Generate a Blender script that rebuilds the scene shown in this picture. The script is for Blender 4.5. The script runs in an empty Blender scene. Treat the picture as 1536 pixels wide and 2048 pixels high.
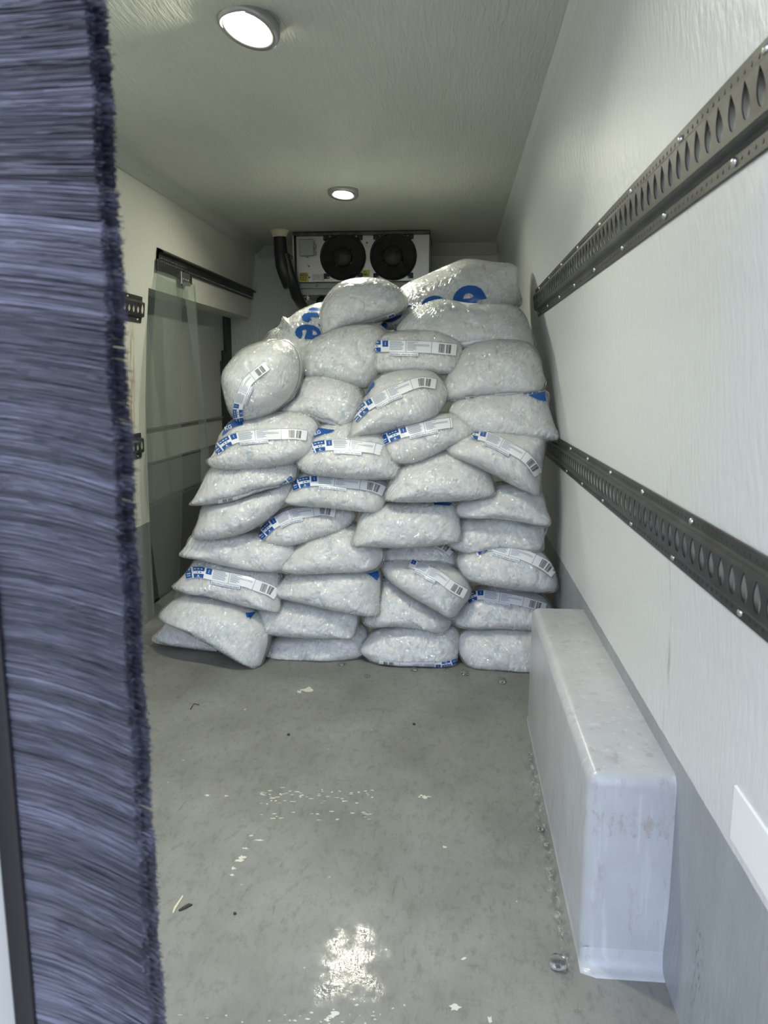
import bpy, bmesh, math
import numpy as np
from mathutils import Vector, Matrix
from mathutils.geometry import tessellate_polygon

S = bpy.context.scene
COL = S.collection
rng = np.random.default_rng(7)

# ------------------------------------------------------------------ camera
FPX, CX, CY = 1540., 768., 1024.
VPX, VPY = 908., 757.
_p = math.atan((757. - CY) / -FPX)
_a = math.atan(-(VPX - CX) / FPX * math.cos(_p))
Fv = np.array([math.sin(_a) * math.cos(_p), math.cos(_a) * math.cos(_p), -math.sin(_p)])
Rv = np.array([math.cos(_a), -math.sin(_a), 0.])
Uv = np.cross(Rv, Fv)
EYE = np.array([0., 0., 1.])
cam = bpy.data.cameras.new('camera')
cam.sensor_fit = 'VERTICAL'; cam.sensor_height = 36.; cam.lens = FPX / 2048. * 36.
cam.dof.use_dof = True; cam.dof.focus_distance = 2.8; cam.dof.aperture_fstop = 10.
cam.clip_start = .02; cam.clip_end = 100
camo = bpy.data.objects.new('camera', cam); COL.objects.link(camo)
m = Matrix.Identity(4)
for i in range(3):
    m[i][0] = Rv[i]; m[i][1] = Uv[i]; m[i][2] = -Fv[i]; m[i][3] = EYE[i]
camo.matrix_world = m
S.camera = camo

# ------------------------------------------------------------------ colour management, sky, sampling
S.view_settings.view_transform = 'Standard'; S.view_settings.look = 'None'
S.view_settings.exposure = 1.0; S.view_settings.gamma = 1.0; S.view_settings.use_curve_mapping = False
S.render.engine = 'CYCLES'
S.cycles.max_bounces = 10; S.cycles.diffuse_bounces = 4; S.cycles.glossy_bounces = 3
S.cycles.transparent_max_bounces = 16; S.cycles.transmission_bounces = 4
S.cycles.use_denoising = True; S.cycles.use_adaptive_sampling = True; S.cycles.adaptive_threshold = .05; S.cycles.adaptive_min_samples = 16
S.cycles.caustics_reflective = False; S.cycles.caustics_refractive = False
SKY_STRENGTH = 1.85
GROUND_STRENGTH = 0.45
LAMP_STRENGTH = 400.
w = bpy.data.worlds.new('overcast_sky'); S.world = w; w.use_nodes = True
nt = w.node_tree; nt.nodes.clear()
tc = nt.nodes.new('ShaderNodeTexCoord'); sx = nt.nodes.new('ShaderNodeSeparateXYZ')
rp = nt.nodes.new('ShaderNodeValToRGB'); bg = nt.nodes.new('ShaderNodeBackground'); wo = nt.nodes.new('ShaderNodeOutputWorld')
rp.color_ramp.elements[0].position = .49; rp.color_ramp.elements[0].color = (GROUND_STRENGTH, GROUND_STRENGTH, GROUND_STRENGTH * .98, 1)
rp.color_ramp.elements[1].position = .53; rp.color_ramp.elements[1].color = (SKY_STRENGTH * .80, SKY_STRENGTH * .90, SKY_STRENGTH * 1.14, 1)
mp = nt.nodes.new('ShaderNodeMapRange'); mp.inputs['From Min'].default_value = -1
nt.links.new(tc.outputs['Generated'], sx.inputs[0]); nt.links.new(sx.outputs['Z'], mp.inputs['Value'])
nt.links.new(mp.outputs[0], rp.inputs[0]); nt.links.new(rp.outputs[0], bg.inputs[0]); nt.links.new(bg.outputs[0], wo.inputs[0])

# ------------------------------------------------------------------ helpers
def ray(x, y): return Fv + Rv * (x - CX) / FPX - Uv * (y - CY) / FPX

class Mat:
    def __init__(s, name, col=(.8, .8, .8), rough=.5, metal=0., spec=.5):
        s.m = bpy.data.materials.new(name); s.m.use_nodes = True
        s.nt = s.m.node_tree; s.b = s.nt.nodes['Principled BSDF']; s.out = s.nt.nodes['Material Output']
        s.b.inputs['Base Color'].default_value = (*col, 1); s.b.inputs['Roughness'].default_value = rough
        s.b.inputs['Metallic'].default_value = metal; s.b.inputs['Specular IOR Level'].default_value = spec
        s.col = None; s.nrm = None
    def n(s, t, **k):
        nd = s.nt.nodes.new('ShaderNode' + t)
        for a, b in k.items(): setattr(nd, a, b)
        return nd
    def l(s, a, b): s.nt.links.new(a, b)
    def coords(s, scale=(1, 1, 1), kind='Object'):
        t = s.n('TexCoord'); mp = s.n('Mapping'); mp.inputs['Scale'].default_value = scale
        s.l(t.outputs[kind], mp.inputs['Vector']); return mp.outputs[0]
    def noise(s, scale, stretch=(1, 1, 1), detail=4, rough=.5, dist=0.):
        nz = s.n('TexNoise'); nz.inputs['Scale'].default_value = scale; nz.inputs['Detail'].default_value = detail
        nz.inputs['Roughness'].default_value = rough; nz.inputs['Distortion'].default_value = dist
        s.l(s.coords(stretch), nz.inputs['Vector']); return nz.outputs['Fac']
    def ramp(s, src, stops):
        r = s.n('ValToRGB'); e = r.color_ramp.elements
        while len(e) < len(stops): e.new(.5)
        for el, (p, c) in zip(e, stops):
            el.position = p; el.color = (*c, 1) if not isinstance(c, (int, float)) else (c, c, c, 1)
        s.l(src, r.inputs[0]); return r.outputs[0]
    def mix(s, f, a, b, mode='MIX'):
        x = s.n('Mix', data_type='RGBA', blend_type=mode)
        if isinstance(f, (int, float)): x.inputs[0].default_value = f
        else: s.l(f, x.inputs[0])
        for i, v in ((6, a), (7, b)):
            if isinstance(v, tuple): x.inputs[i].default_value = (*v, 1)
            else: s.l(v, x.inputs[i])
        return x.outputs[2]
    def math(s, op, a, b=None, c=None):
        x = s.n('Math', operation=op)
        for i, v in enumerate((a, b, c)):
            if v is None: continue
            if isinstance(v, (int, float)): x.inputs[i].default_value = v
            else: s.l(v, x.inputs[i])
        return x.outputs[0]
    def bump(s, h, strength=.3, dist=.002):
        bm = s.n('Bump'); bm.inputs['Strength'].default_value = strength; bm.inputs['Distance'].default_value = dist
        s.l(h, bm.inputs['Height'])
        if s.nrm: s.l(s.nrm, bm.inputs['Normal'])
        s.nrm = bm.outputs[0]; s.l(s.nrm, s.b.inputs['Normal']); return s
    def color(s, c): s.l(c, s.b.inputs['Base Color']); return s
    def z(s):
        g = s.n('NewGeometry'); sp = s.n('SeparateXYZ'); s.l(g.outputs['Position'], sp.inputs[0]); return sp.outputs

def meshobj(name, V, Fc, mat, parent=None, smooth=False):
    me = bpy.data.meshes.new(name)
    me.from_pydata([tuple(map(float, v)) for v in V], [], [tuple(int(i) for i in f) for f in Fc]); me.validate(); me.update()
    if smooth: me.polygons.foreach_set('use_smooth', [True] * len(me.polygons))
    o = bpy.data.objects.new(name, me); COL.objects.link(o)
    if mat: me.materials.append(mat.m if isinstance(mat, Mat) else mat)
    if parent: o.parent = parent
    return o

def npmesh(name, V, Q, mat, parent=None, smooth=True):
    """fast mesh from arrays: V (n,3), Q (m,4) quads or (m,3) triangles"""
    me = bpy.data.meshes.new(name); k = Q.shape[1]
    me.vertices.add(len(V)); me.vertices.foreach_set('co', np.ascontiguousarray(V, dtype=np.float32).ravel())
    me.loops.add(Q.size); me.loops.foreach_set('vertex_index', np.ascontiguousarray(Q, dtype=np.int32).ravel())
    me.polygons.add(len(Q)); me.polygons.foreach_set('loop_start', np.arange(0, Q.size, k, dtype=np.int32))
    if smooth: me.polygons.foreach_set('use_smooth', np.ones(len(Q), dtype=bool))
    me.update(calc_edges=True)
    o = bpy.data.objects.new(name, me); COL.objects.link(o); me.materials.append(mat.m)
    if parent: o.parent = parent
    return o

def empty(name, loc=(0, 0, 0)):
    o = bpy.data.objects.new(name, None); COL.objects.link(o); o.location = loc; o.empty_display_size = .05
    return o
def tag(o, label=None, cat=None, group=None, kind=None):
    for k, v in (('label', label), ('category', cat), ('group', group), ('kind', kind)):
        if v: o[k] = v
    return o

class MB:
    """collects shapes in world coordinates into one mesh; build(..., parent) makes them local to the parent"""
    def __init__(s): s.bm = bmesh.new()
    def box(s, lo, hi, bev=0., seg=3):
        r = bmesh.ops.create_cube(s.bm, size=1.)
        for v in r['verts']:
            v.co = Vector([(lo[i] + hi[i]) / 2 + v.co[i] * (hi[i] - lo[i]) for i in range(3)])
        if bev > 0:
            es = list({e for v in r['verts'] for e in v.link_edges})
            bmesh.ops.bevel(s.bm, geom=es, offset=bev, segments=seg, profile=.5, affect='EDGES')
        return s
    def cyl(s, a, b, r0, r1=None, n=24, caps=True):
        a = Vector(a); b = Vector(b); r1 = r0 if r1 is None else r1; d = (b - a); L = d.length
        r = bmesh.ops.create_cone(s.bm, cap_ends=caps, cap_tris=False, segments=n, radius1=r0, radius2=r1, depth=L)
        q = d.to_track_quat('Z', 'Y').to_matrix().to_4x4(); q.translation = (a + b) / 2
        bmesh.ops.transform(s.bm, matrix=q, verts=r['verts']); return s
    def grid(s, rows, closed=False):
        vs = [[s.bm.verts.new(tuple(p)) for p in r] for r in rows]
        for i in range(len(vs) - 1):
            n = len(vs[i])
            for j in range(n if closed else n - 1):
                s.bm.faces.new((vs[i][j], vs[i][(j + 1) % n], vs[i + 1][(j + 1) % n], vs[i + 1][j]))
        return vs
    def tube(s, pts, rad, n=12, ridge=0.):
        pts = [Vector(p) for p in pts]; rows = []
        for i, p in enumerate(pts):
            t = (pts[min(i + 1, len(pts) - 1)] - pts[max(i - 1, 0)]).normalized()
            a = t.cross(Vector((0, 1, 0)));  a = a.normalized() if a.length > 1e-4 else Vector((1, 0, 0)); b = t.cross(a)
            r = rad[i] if hasattr(rad, '__len__') else rad
            r = r + (ridge if i % 2 else 0)
            rows.append([p + (a * math.cos(k * 2 * math.pi / n) + b * math.sin(k * 2 * math.pi / n)) * r for k in range(n)])
        vs = s.grid(rows, True)
        s.bm.faces.new(vs[0][::-1]); s.bm.faces.new(vs[-1]); return s
    def ring(s, c, axis, prof, n=48):
        """lathe of (radius, offset along axis) about axis through c"""
        ax = Vector(axis).normalized(); a = ax.cross(Vector((.3, .9, .2))).normalized(); b = ax.cross(a); c = Vector(c)
        rows = [[c + ax * h + (a * math.cos(k * 2 * math.pi / n) + b * math.sin(k * 2 * math.pi / n)) * r for k in range(n)] for r, h in prof]
        s.grid(rows, True); return s
    def build(s, name, mat, parent=None, smooth=False, auto=None):
        bmesh.ops.recalc_face_normals(s.bm, faces=s.bm.faces)
        if parent is not None:
            pl = Vector(parent.location); q = parent.parent
            while q is not None: pl += Vector(q.location); q = q.parent
            for v in s.bm.verts: v.co -= pl
        me = bpy.data.meshes.new(name); s.bm.to_mesh(me); s.bm.free()
        if smooth:
            me.polygons.foreach_set('use_smooth', [True] * len(me.polygons))
            if auto: me.set_sharp_from_angle(angle=math.radians(auto))
        o = bpy.data.objects.new(name, me); COL.objects.link(o); me.materials.append(mat.m)
        if parent is not None: o.parent = parent
        return o

# ------------------------------------------------------------------ materials
def grp(name, white, grey, zline, streak=(1, 1, .4), wear=True, marks=()):
    """fibreglass panel, white above the paint line and grey below it"""
    mt = Mat(name, white, .42)
    big = mt.noise(2.2, (1, 1, 1), 3)
    c = mt.mix(mt.ramp(big, [(.3, 0.), (.8, .5)]), white, tuple(x * .93 for x in white))
    if wear:
        d = mt.noise(26, (1, 1, .25), 6, .7)
        c = mt.mix(mt.ramp(d, [(.66, 0.), (.8, .35)]), c, tuple(x * .62 for x in white))
    zz = mt.z()['Z']
    if grey:
        wv = mt.noise(30, (1, 1, 1), 2); g = mt.mix(mt.ramp(mt.noise(9, (1, 1, .4), 6, .65), [(.35, 0.), (.75, 1.)]), grey, tuple(x * .8 for x in grey))
        line = mt.math('ADD', zz, mt.math('MULTIPLY', wv, .004))
        c = mt.mix(mt.math('GREATER_THAN', line, zline), g, c)
    for (y_, z_, ry, rz, col_, sc, st_, th) in marks:      # rust runs and scuffs with their own place on the wall
        P = mt.z(); ey = mt.math('DIVIDE', mt.math('SUBTRACT', P['Y'], y_), ry); ez = mt.math('DIVIDE', mt.math('SUBTRACT', P['Z'], z_), rz)
        rr = mt.math('ADD', mt.math('MULTIPLY', ey, ey), mt.math('POWER', mt.math('ABSOLUTE', ez), 4.))
        k = mt.math('MULTIPLY', mt.ramp(rr, [(.3, 1.), (1., 0.)]), mt.ramp(mt.noise(sc, st_, 5, .65), [(th, 0.), (th + .08, .75)]))
        c = mt.mix(k, c, col_)
    mt.color(c)
    mt.bump(mt.noise(72, streak, 3, .6), .6, .005)
    mt.bump(mt.noise(420, (1, 1, .5), 2), .12, .001)
    return mt

M_right = grp('white_fibreglass_right', (.655, .675, .68), (.31, .33, .355), .385, marks=((1.06, .13, .030, .075, (.10, .10, .11), 160, (1, 1, .35), .54), (1.03, .23, .05, .07, (.14, .14, .15), 220, (1, 1, .15), .62), (1.30, .62, .03, .30, (.40, .41, .39), 90, (1, 1, .1), .56)))
M_left = grp('white_fibreglass_left', (.68, .69, .62), (.27, .285, .285), .416, marks=((2.90, .98, .05, .26, (.42, .30, .19), 90, (1, 1, .02), .47), (2.88, .56, .07, .16, (.40, .33, .24), 110, (1, 1, .03), .50), (2.75, .55, .25, .14, (.38, .36, .31), 60, (1, 1, .08), .55)))
M_back = grp('white_fibreglass_back', (.62, .63, .59), None, 0, wear=False)
M_ceil = Mat('ceiling_fibreglass', (.60, .615, .56), .48)
M_ceil.color(M_ceil.mix(M_ceil.ramp(M_ceil.noise(3, (1, .6, 1), 3), [(.3, 0.), (.75, 1.)]), (.57, .585, .53), (.50, .515, .465)))
M_ceil.bump(M_ceil.noise(120, (1, .12, 1), 3, .6, .4), .8, .006).bump(M_ceil.noise(500, (1, .4, 1), 2), .12, .001)
M_trim = Mat('grey_cove_trim', (.45, .46, .43), .5)
M_trim.color(M_trim.mix(M_trim.ramp(M_trim.noise(40, (1, .2, 1), 5, .7), [(.6, 0.), (.75, 1.)]), (.47, .48, .44), (.30, .24, .16)))

M_floor = Mat('grey_floor_paint', (.33, .335, .315), .42)
f = M_floor
base = f.mix(f.ramp(f.noise(5, (1, .7, 1), 6, .6), [(.32, 0.), (.68, 1.)]), (.275, .277, .257), (.19, .191, .173))
base = f.mix(f.ramp(f.noise(52, (1, .5, 1), 8, .78), [(.50, 0.), (.74, .75)]), base, (.10, .097, .088))
base = f.mix(f.ramp(f.noise(120, (1, .12, 1), 3, .6), [(.63, 0.), (.75, .5)]), base, (.09, .085, .075))
base = f.mix(f.ramp(f.noise(110, (.12, 1, 1), 3, .6), [(.66, 0.), (.78, .4)]), base, (.10, .095, .085))
base = f.mix(f.ramp(f.noise(48, (1, 1, 1), 2, .5), [(.775, 0.), (.785, .7)]), base, (.6, .59, .53))
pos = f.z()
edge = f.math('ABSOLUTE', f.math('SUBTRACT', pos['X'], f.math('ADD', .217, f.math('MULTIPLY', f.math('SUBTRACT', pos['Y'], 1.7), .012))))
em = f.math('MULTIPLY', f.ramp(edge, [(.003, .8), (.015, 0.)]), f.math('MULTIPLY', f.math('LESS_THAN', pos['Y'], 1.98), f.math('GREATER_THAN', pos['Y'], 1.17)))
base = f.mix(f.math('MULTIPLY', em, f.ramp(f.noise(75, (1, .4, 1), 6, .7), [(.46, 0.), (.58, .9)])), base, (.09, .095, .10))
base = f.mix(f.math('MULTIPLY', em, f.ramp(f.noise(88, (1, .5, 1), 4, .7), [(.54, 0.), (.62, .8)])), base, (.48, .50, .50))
f.color(base)
dx = f.math('SUBTRACT', pos['X'], -.165); dy = f.math('SUBTRACT', pos['Y'], 1.17)
r2 = f.math('ADD', f.math('MULTIPLY', f.math('MULTIPLY', dx, dx), 60.), f.math('MULTIPLY', f.math('MULTIPLY', dy, dy), 18.))
wet = f.math('SUBTRACT', f.math('ADD', f.noise(22, (1, 1, 1), 5, .6), .25), r2)
f.l(f.ramp(wet, [(.50, .52), (.70, .10)]), f.b.inputs['Roughness'])
f.bump(f.noise(60, (1, 1, 1), 4, .6), .25, .003).bump(f.noise(190, (1, .3, 1), 3), .2, .0015)

M_box = Mat('wheel_arch_gelcoat', (.47, .49, .52), .3)
c = M_box.mix(M_box.ramp(M_box.noise(7, (1, 1, 1), 5, .6), [(.35, 0.), (.75, 1.)]), (.49, .505, .53), (.40, .415, .43))
c = M_box.mix(M_box.ramp(M_box.noise(30, (1, 1, .3), 6, .75), [(.55, 0.), (.68, .55)]), c, (.25, .23, .21))
c = M_box.mix(M_box.ramp(M_box.noise(60, (1, 1, .06), 4, .6), [(.58, 0.), (.70, .5)]), c, (.62, .64, .66))
p3 = M_box.z()
rust = M_box.math('MULTIPLY', M_box.math('LESS_THAN', p3['Y'], 1.24), M_box.math('LESS_THAN', M_box.math('ABSOLUTE', M_box.math('SUBTRACT', p3['Z'], .262)), .022))
c = M_box.mix(M_box.math('MULTIPLY', rust, M_box.ramp(M_box.noise(70, (1, 1, .4), 5, .7), [(.5, 0.), (.62, .55)])), c, (.33, .25, .2))
M_box.color(c); M_box.bump(M_box.noise(45, (1, 1, .25), 3), .2, .003)

M_rail = Mat('galvanised_rail_steel', (.10, .105, .105), .45, .8)
M_rail.color(M_rail.mix(M_rail.ramp(M_rail.noise(30, (1, .3, 1), 5, .6), [(.35, 0.), (.7, 1.)]), (.10, .103, .10), (.05, .05, .048)))
M_rail.bump(M_rail.noise(160, (1, .2, 1), 2), .1, .001)
M_steel = Mat('bright_screw_steel', (.6, .6, .57), .25, .9)
M_alu = Mat('brushed_evaporator_sheet', (.42, .415, .385), .32, .75)
M_alu.bump(M_alu.noise(300, (.05, 1, 1), 2), .06, .0005)
M_black = Mat('black_fan_plastic', (.006, .006, .008), .5)
M_motor = Mat('dark_motor_plastic', (.012, .013, .016), .45)
M_rub = Mat('black_rubber', (.01, .011, .016), .5)
M_hose = Mat('black_hose_wrap', (.012, .013, .018), .35)
M_hose.bump(M_hose.noise(60, (1, 1, .3), 3), .5, .004)
M_greyb = Mat('grey_junction_plastic', (.33, .34, .33), .45)
M_foam = Mat('cream_sealant_foam', (.62, .58, .44), .7)
M_yel = Mat('yellow_sticker', (.52, .48, .05), .5)
M_ink = Mat('black_ink', (.02, .02, .02), .5)
M_paper = Mat('pale_sticker', (.6, .6, .57), .5)
M_door = Mat('grey_side_door_panel', (.36, .375, .35), .5)
zz = M_door.z()['Z']
dc = M_door.mix(M_door.math('GREATER_THAN', zz, .625), (.17, .18, .175), (.36, .375, .35))
M_door.color(M_door.mix(M_door.ramp(M_door.noise(14, (1, 1, .5), 5), [(.6, 0.), (.75, .4)]), dc, (.2, .2, .19)))
M_lowdoor = Mat('dark_lower_door_trim', (.05, .054, .055), .55)
M_doorline = Mat('dark_door_groove', (.13, .135, .13), .5)
M_white = Mat('white_door_frame', (.60, .605, .56), .4)
M_patch = Mat('white_patch_plate', (.82, .83, .82), .35)
M_lampring = Mat('satin_lamp_ring', (.34, .345, .35), .25, .5)
M_led = Mat('lit_led_lens', (1, 1, .93), .5)
M_led.b.inputs['Emission Color'].default_value = (1.0, .98, .80, 1); M_led.b.inputs['Emission Strength'].default_value = LAMP_STRENGTH

# brush fibres
M_brush = Mat('navy_black_bristle', (.035, .036, .06), .33)
at = M_brush.n('Attribute'); at.attribute_name = 'tone'
M_brush.color(M_brush.ramp(at.outputs['Fac'], [(0., (.02, .021, .033)), (.5, (.055, .057, .085)), (1., (.17, .178, .24))]))
M_brush.b.inputs['Specular IOR Level'].default_value = .8

# PVC strip
M_pvc = Mat('clear_pvc_strip', (.55, .62, .58), .15)
g = M_pvc; tr = g.n('BsdfTransparent'); tr.inputs[0].default_value = (.83, .86, .845, 1)
mx = g.n('MixShader'); mx.inputs[0].default_value = .10; g.l(tr.outputs[0], mx.inputs[1]); g.l(g.b.outputs[0], mx.inputs[2]); g.l(mx.outputs[0], g.out.inputs[0])

# ice and bag film
M_ice = Mat('packed_ice_tubes', (.80, .84, .84), .32)
oi = M_ice.n('ObjectInfo')
vor = M_ice.n('TexVoronoi', feature='F1'); vor.inputs['Scale'].default_value = 42.; vor.inputs['Randomness'].default_value = 1.
cc = M_ice.coords(); off = M_ice.n('VectorMath', operation='ADD'); M_ice.l(cc, off.inputs[0])
cb = M_ice.n('CombineXYZ'); M_ice.l(M_ice.math('MULTIPLY', oi.outputs['Random'], 37.), cb.inputs[0]); M_ice.l(cb.outputs[0], off.inputs[1])
M_ice.l(off.outputs[0], vor.inputs['Vector'])
nz = M_ice.n('TexNoise'); nz.inputs['Scale'].default_value = 26.; nz.inputs['Detail'].default_value = 5.; M_ice.l(off.outputs[0], nz.inputs['Vector'])
tb = M_ice.n('Attribute'); tb.attribute_name = 'tube'      # 0 in the clear gaps, 1 on the cloudy tube walls
ic = M_ice.ramp(tb.outputs['Fac'], [(0., (.66, .74, .76)), (.3, (.83, .88, .885)), (.6, (.90, .93, .93)), (.9, (.98, .99, .985))])
ic = M_ice.mix(M_ice.ramp(nz.outputs['Fac'], [(.42, 0.), (.62, .75)]), ic, (.93, .95, .94))
M_ice.color(ic)
M_ice.b.inputs['Subsurface Weight'].default_value = 1.; M_ice.b.inputs['Subsurface Radius'].default_value = (.7, .85, 1.)
M_ice.b.inputs['Subsurface Scale'].default_value = .014
M_ice.bump(vor.outputs['Distance'], .4, .004)

def filmmat(name, haze, angle):
    F = Mat(name, (.86, .89, .89), .12)
    oi = F.n('ObjectInfo'); cb = F.n('CombineXYZ'); F.l(F.math('MULTIPLY', oi.outputs['Random'], 53.), cb.inputs[1])
    t = F.n('TexCoord'); ad = F.n('VectorMath', operation='ADD'); F.l(t.outputs['Object'], ad.inputs[0]); F.l(cb.outputs[0], ad.inputs[1])
    def nzz(scale, st, rot, detail=3, dist=.0):
        mp = F.n('Mapping'); mp.inputs['Rotation'].default_value = (0, rot, 0); 
        mp2 = F.n('Mapping'); mp2.inputs['Scale'].default_value = st
        F.l(ad.outputs[0], mp.inputs[0]); F.l(mp.outputs[0], mp2.inputs[0])
        n = F.n('TexNoise'); n.inputs['Scale'].default_value = scale; n.inputs['Detail'].default_value = detail
        n.inputs['Distortion'].default_value = dist; F.l(mp2.outputs[0], n.inputs['Vector']); return n.outputs['Fac']
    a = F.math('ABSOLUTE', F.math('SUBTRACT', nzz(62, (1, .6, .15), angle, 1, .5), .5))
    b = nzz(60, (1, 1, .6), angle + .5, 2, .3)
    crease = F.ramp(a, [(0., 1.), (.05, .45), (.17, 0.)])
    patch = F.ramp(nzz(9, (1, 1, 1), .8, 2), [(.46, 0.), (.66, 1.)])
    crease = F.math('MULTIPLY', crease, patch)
    F.bump(nzz(22, (.6, 1, 1), angle * .4, 2), 1., .055)
    F.bump(crease, 1., .009)
    F.bump(b, 1., .014)
    tr = F.n('BsdfTransparent'); tr.inputs[0].default_value = (.985, .99, .99, 1)
    gl = F.n('BsdfGlossy'); gl.inputs['Roughness'].default_value = .17; F.l(F.nrm, gl.inputs['Normal'])
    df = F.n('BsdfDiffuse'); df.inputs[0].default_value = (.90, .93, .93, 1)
    m1 = F.n('MixShader'); F.l(F.math('ADD', F.math('MULTIPLY', crease, .38), haze), m1.inputs[0]); F.l(tr.outputs[0], m1.inputs[1]); F.l(df.outputs[0], m1.inputs[2])  # extra white along the film folds, painting in soft highlight streaks
    fr = F.n('Fresnel'); fr.inputs[0].default_value = 1.5
    m2 = F.n('MixShader'); F.l(F.math('MINIMUM', F.math('ADD', fr.outputs[0], .08), .40), m2.inputs[0]); F.l(m1.outputs[0], m2.inputs[1]); F.l(gl.outputs[0], m2.inputs[2])
    F.l(m2.outputs[0], F.out.inputs[0]); return F
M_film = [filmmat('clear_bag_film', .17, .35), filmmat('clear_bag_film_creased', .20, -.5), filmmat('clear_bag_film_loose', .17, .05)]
M_label = Mat('white_printed_band', (.86, .885, .90), .3)
M_blue = Mat('blue_bag_ink', (.012, .095, .36), .3)
M_blue2 = Mat('thin_blue_ink', (.16, .22, .36), .4)
M_bar = Mat('barcode_ink', (.05, .05, .055), .4)

# ------------------------------------------------------------------ the van body (structure)
CEIL = 1.76
def stru(o): o['kind'] = 'structure'; return o
RP = [(.367, -.05), (.369, 0), (.376, .12), (.378, .35), (.372, .6), (.358, .80), (.335, 1.08), (.300, 1.35), (.262, 1.60), (.248, 1.70), (.236, 1.745), (.215, 1.768), (.215, 1.80)]
LP = [(-1.252, -.05), (-1.252, 0), (-1.252, .42), (-1.244, .9), (-1.222, 1.20), (-1.196, 1.45), (-1.165, 1.70), (-1.157, 1.80)]
RPZ = [p[1] for p in RP]; RPX = [p[0] for p in RP]
def xr(z): return float(np.interp(z, [p[1] for p in RP], [p[0] for p in RP]))
def xl(z): return float(np.interp(z, [p[1] for p in LP], [p[0] for p in LP]))
def wallslab(name, prof, y0, y1, th, mat, zcut=None):
    b = MB()
    if zcut is not None:
        zs = [p for p in prof if p[1] > zcut]; prof = [(float(np.interp(zcut, [p[1] for p in prof], [p[0] for p in prof])), zcut)] + zs
    loop = [(x, z) for x, z in prof] + [(x + th, z) for x, z in reversed(prof)]
    n = 2
    rows = [[(x, y, z) for x, z in loop] for y in (y0, y1)]
    vs = b.grid(rows, True); b.bm.faces.new(vs[0]); b.bm.faces.new(vs[-1][::-1])
    return stru(b.build(name, mat))
Y0, YB = .42, 4.60
wallslab('wall_right', RP, Y0, YB + .05, .06, M_right)
wallslab('wall_left', LP, Y0, 3.05, -.06, M_left)
ZH = 1.352
wallslab('wall_left_header', LP, 3.05, 4.585, -.12, M_left, ZH)
stru(MB().box((-1.60, YB, -.05), (.45, YB + .06, 1.82)).build('wall_back', M_back))
stru(MB().box((-1.34, Y0, CEIL), (.45, YB + .05, CEIL + .06)).build('ceiling', M_ceil))
fl = stru(MB().box((-1.50, Y0 - .05, -.06), (.42, YB + .05, 0)).build('floor', M_floor))
# cove between left wall and ceiling, strip at the top of the back wall
b = MB(); b.grid([[(-1.158, y, 1.715), (-1.146, y, 1.722), (-1.118, y, 1.749), (-1.108, y, 1.764), (-1.20, y, 1.80)] for y in (Y0, YB)], True)
stru(b.build('trim_1', M_trim))
stru(MB().box((-1.15, YB - .012, 1.69), (.235, YB + .001, 1.765), .004).build('trim_2', M_trim))
# doorway jamb behind the strip curtain
stru(MB().box((-1.42, 3.03, 0), (-1.25, 3.055, 1.40), .008).build('trim_3', M_left))
# side door
d = stru(MB().box((-1.42, 3.04, .0), (-1.345, 4.60, 1.50)).build('door_1', M_door))
MB().box((-1.350, 3.06, .775), (-1.337, 4.47, .783)).box((-1.350, 3.06, .765), (-1.340, 4.47, .770)).box((-1.350, 3.06, .452), (-1.337, 4.47, .458)).box((-1.350, 3.06, .625), (-1.337, 4.47, .632)).build('panel_groove', M_doorline, d)
MB().box((-1.345, 3.06, .02), (-1.315, 4.42, .452), .012).build('lower_panel', M_lowdoor, d)
b = MB(); b.box((-1.40, 4.50, .05), (-1.325, 4.602, 1.37), .006).box((-1.40, 4.45, .70), (-1.330, 4.55, 1.16), .005).box((-1.40, 4.42, .70), (-1.335, 4.50, 1.10), .005)
b.build('rubber_seal', M_rub, d)

# wheel arch box, part of the floor moulding
def arch():
    b = MB(); bm = b.bm
    r = bmesh.ops.create_cube(bm, size=1.)
    X0, X1, YA, YE, ZT = .232, .379, 1.205, 2.185, .349
    for v in r['verts']:
        top = v.co.z > 0
        v.co = Vector(((X0 + (.002 if top else 0)) if v.co.x < 0 else X1, (YA + (.012 if top else 0)) if v.co.y < 0 else YE, ZT if top else -.03))
    es = [e for e in bm.edges if not all(abs(v.co.x - X1) < 1e-6 for v in e.verts) and not all(v.co.z < 0 for v in e.verts)]
    bmesh.ops.bevel(bm, geom=es, offset=.022, segments=5, profile=.5, affect='EDGES')
    return b.build('wheel_arch_box', M_box, smooth=True, auto=50)
a = arch(); tag(a, 'long pale grey moulded wheel arch box along the foot of the right wall', 'wheel arch box')
# fillet skirt where the moulding runs out onto the floor
b = MB(); rows = []
for t, (o_, h_) in enumerate([(-.004, .034), (.0012, .018), (.004, .010), (.009, .005), (.016, .002), (.026, .0006), (.03, -.01)]):
    rows.append([(.232 - o_ * .04, 2.18, h_ * .5), (.232 - o_ * .04, 1.225, h_ * .5), (.238 - o_ * .3, 1.205 - o_ * .7, h_), (.255, 1.203 - o_, h_), (.35, 1.203 - o_, h_), (.378, 1.203 - o_, h_)])
b.grid(rows); b.build('base_fillet', M_box, a, smooth=True)
# narrow raised moulding line on the floor in front of the arch
tag(MB().box((xr(.44) - .004, .62, .402), (xr(.44) + .02, .966, .478), .0015).build('wall_patch_plate', M_patch), 'small white plate on the right wall at the grey paint line', 'plate')

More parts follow.
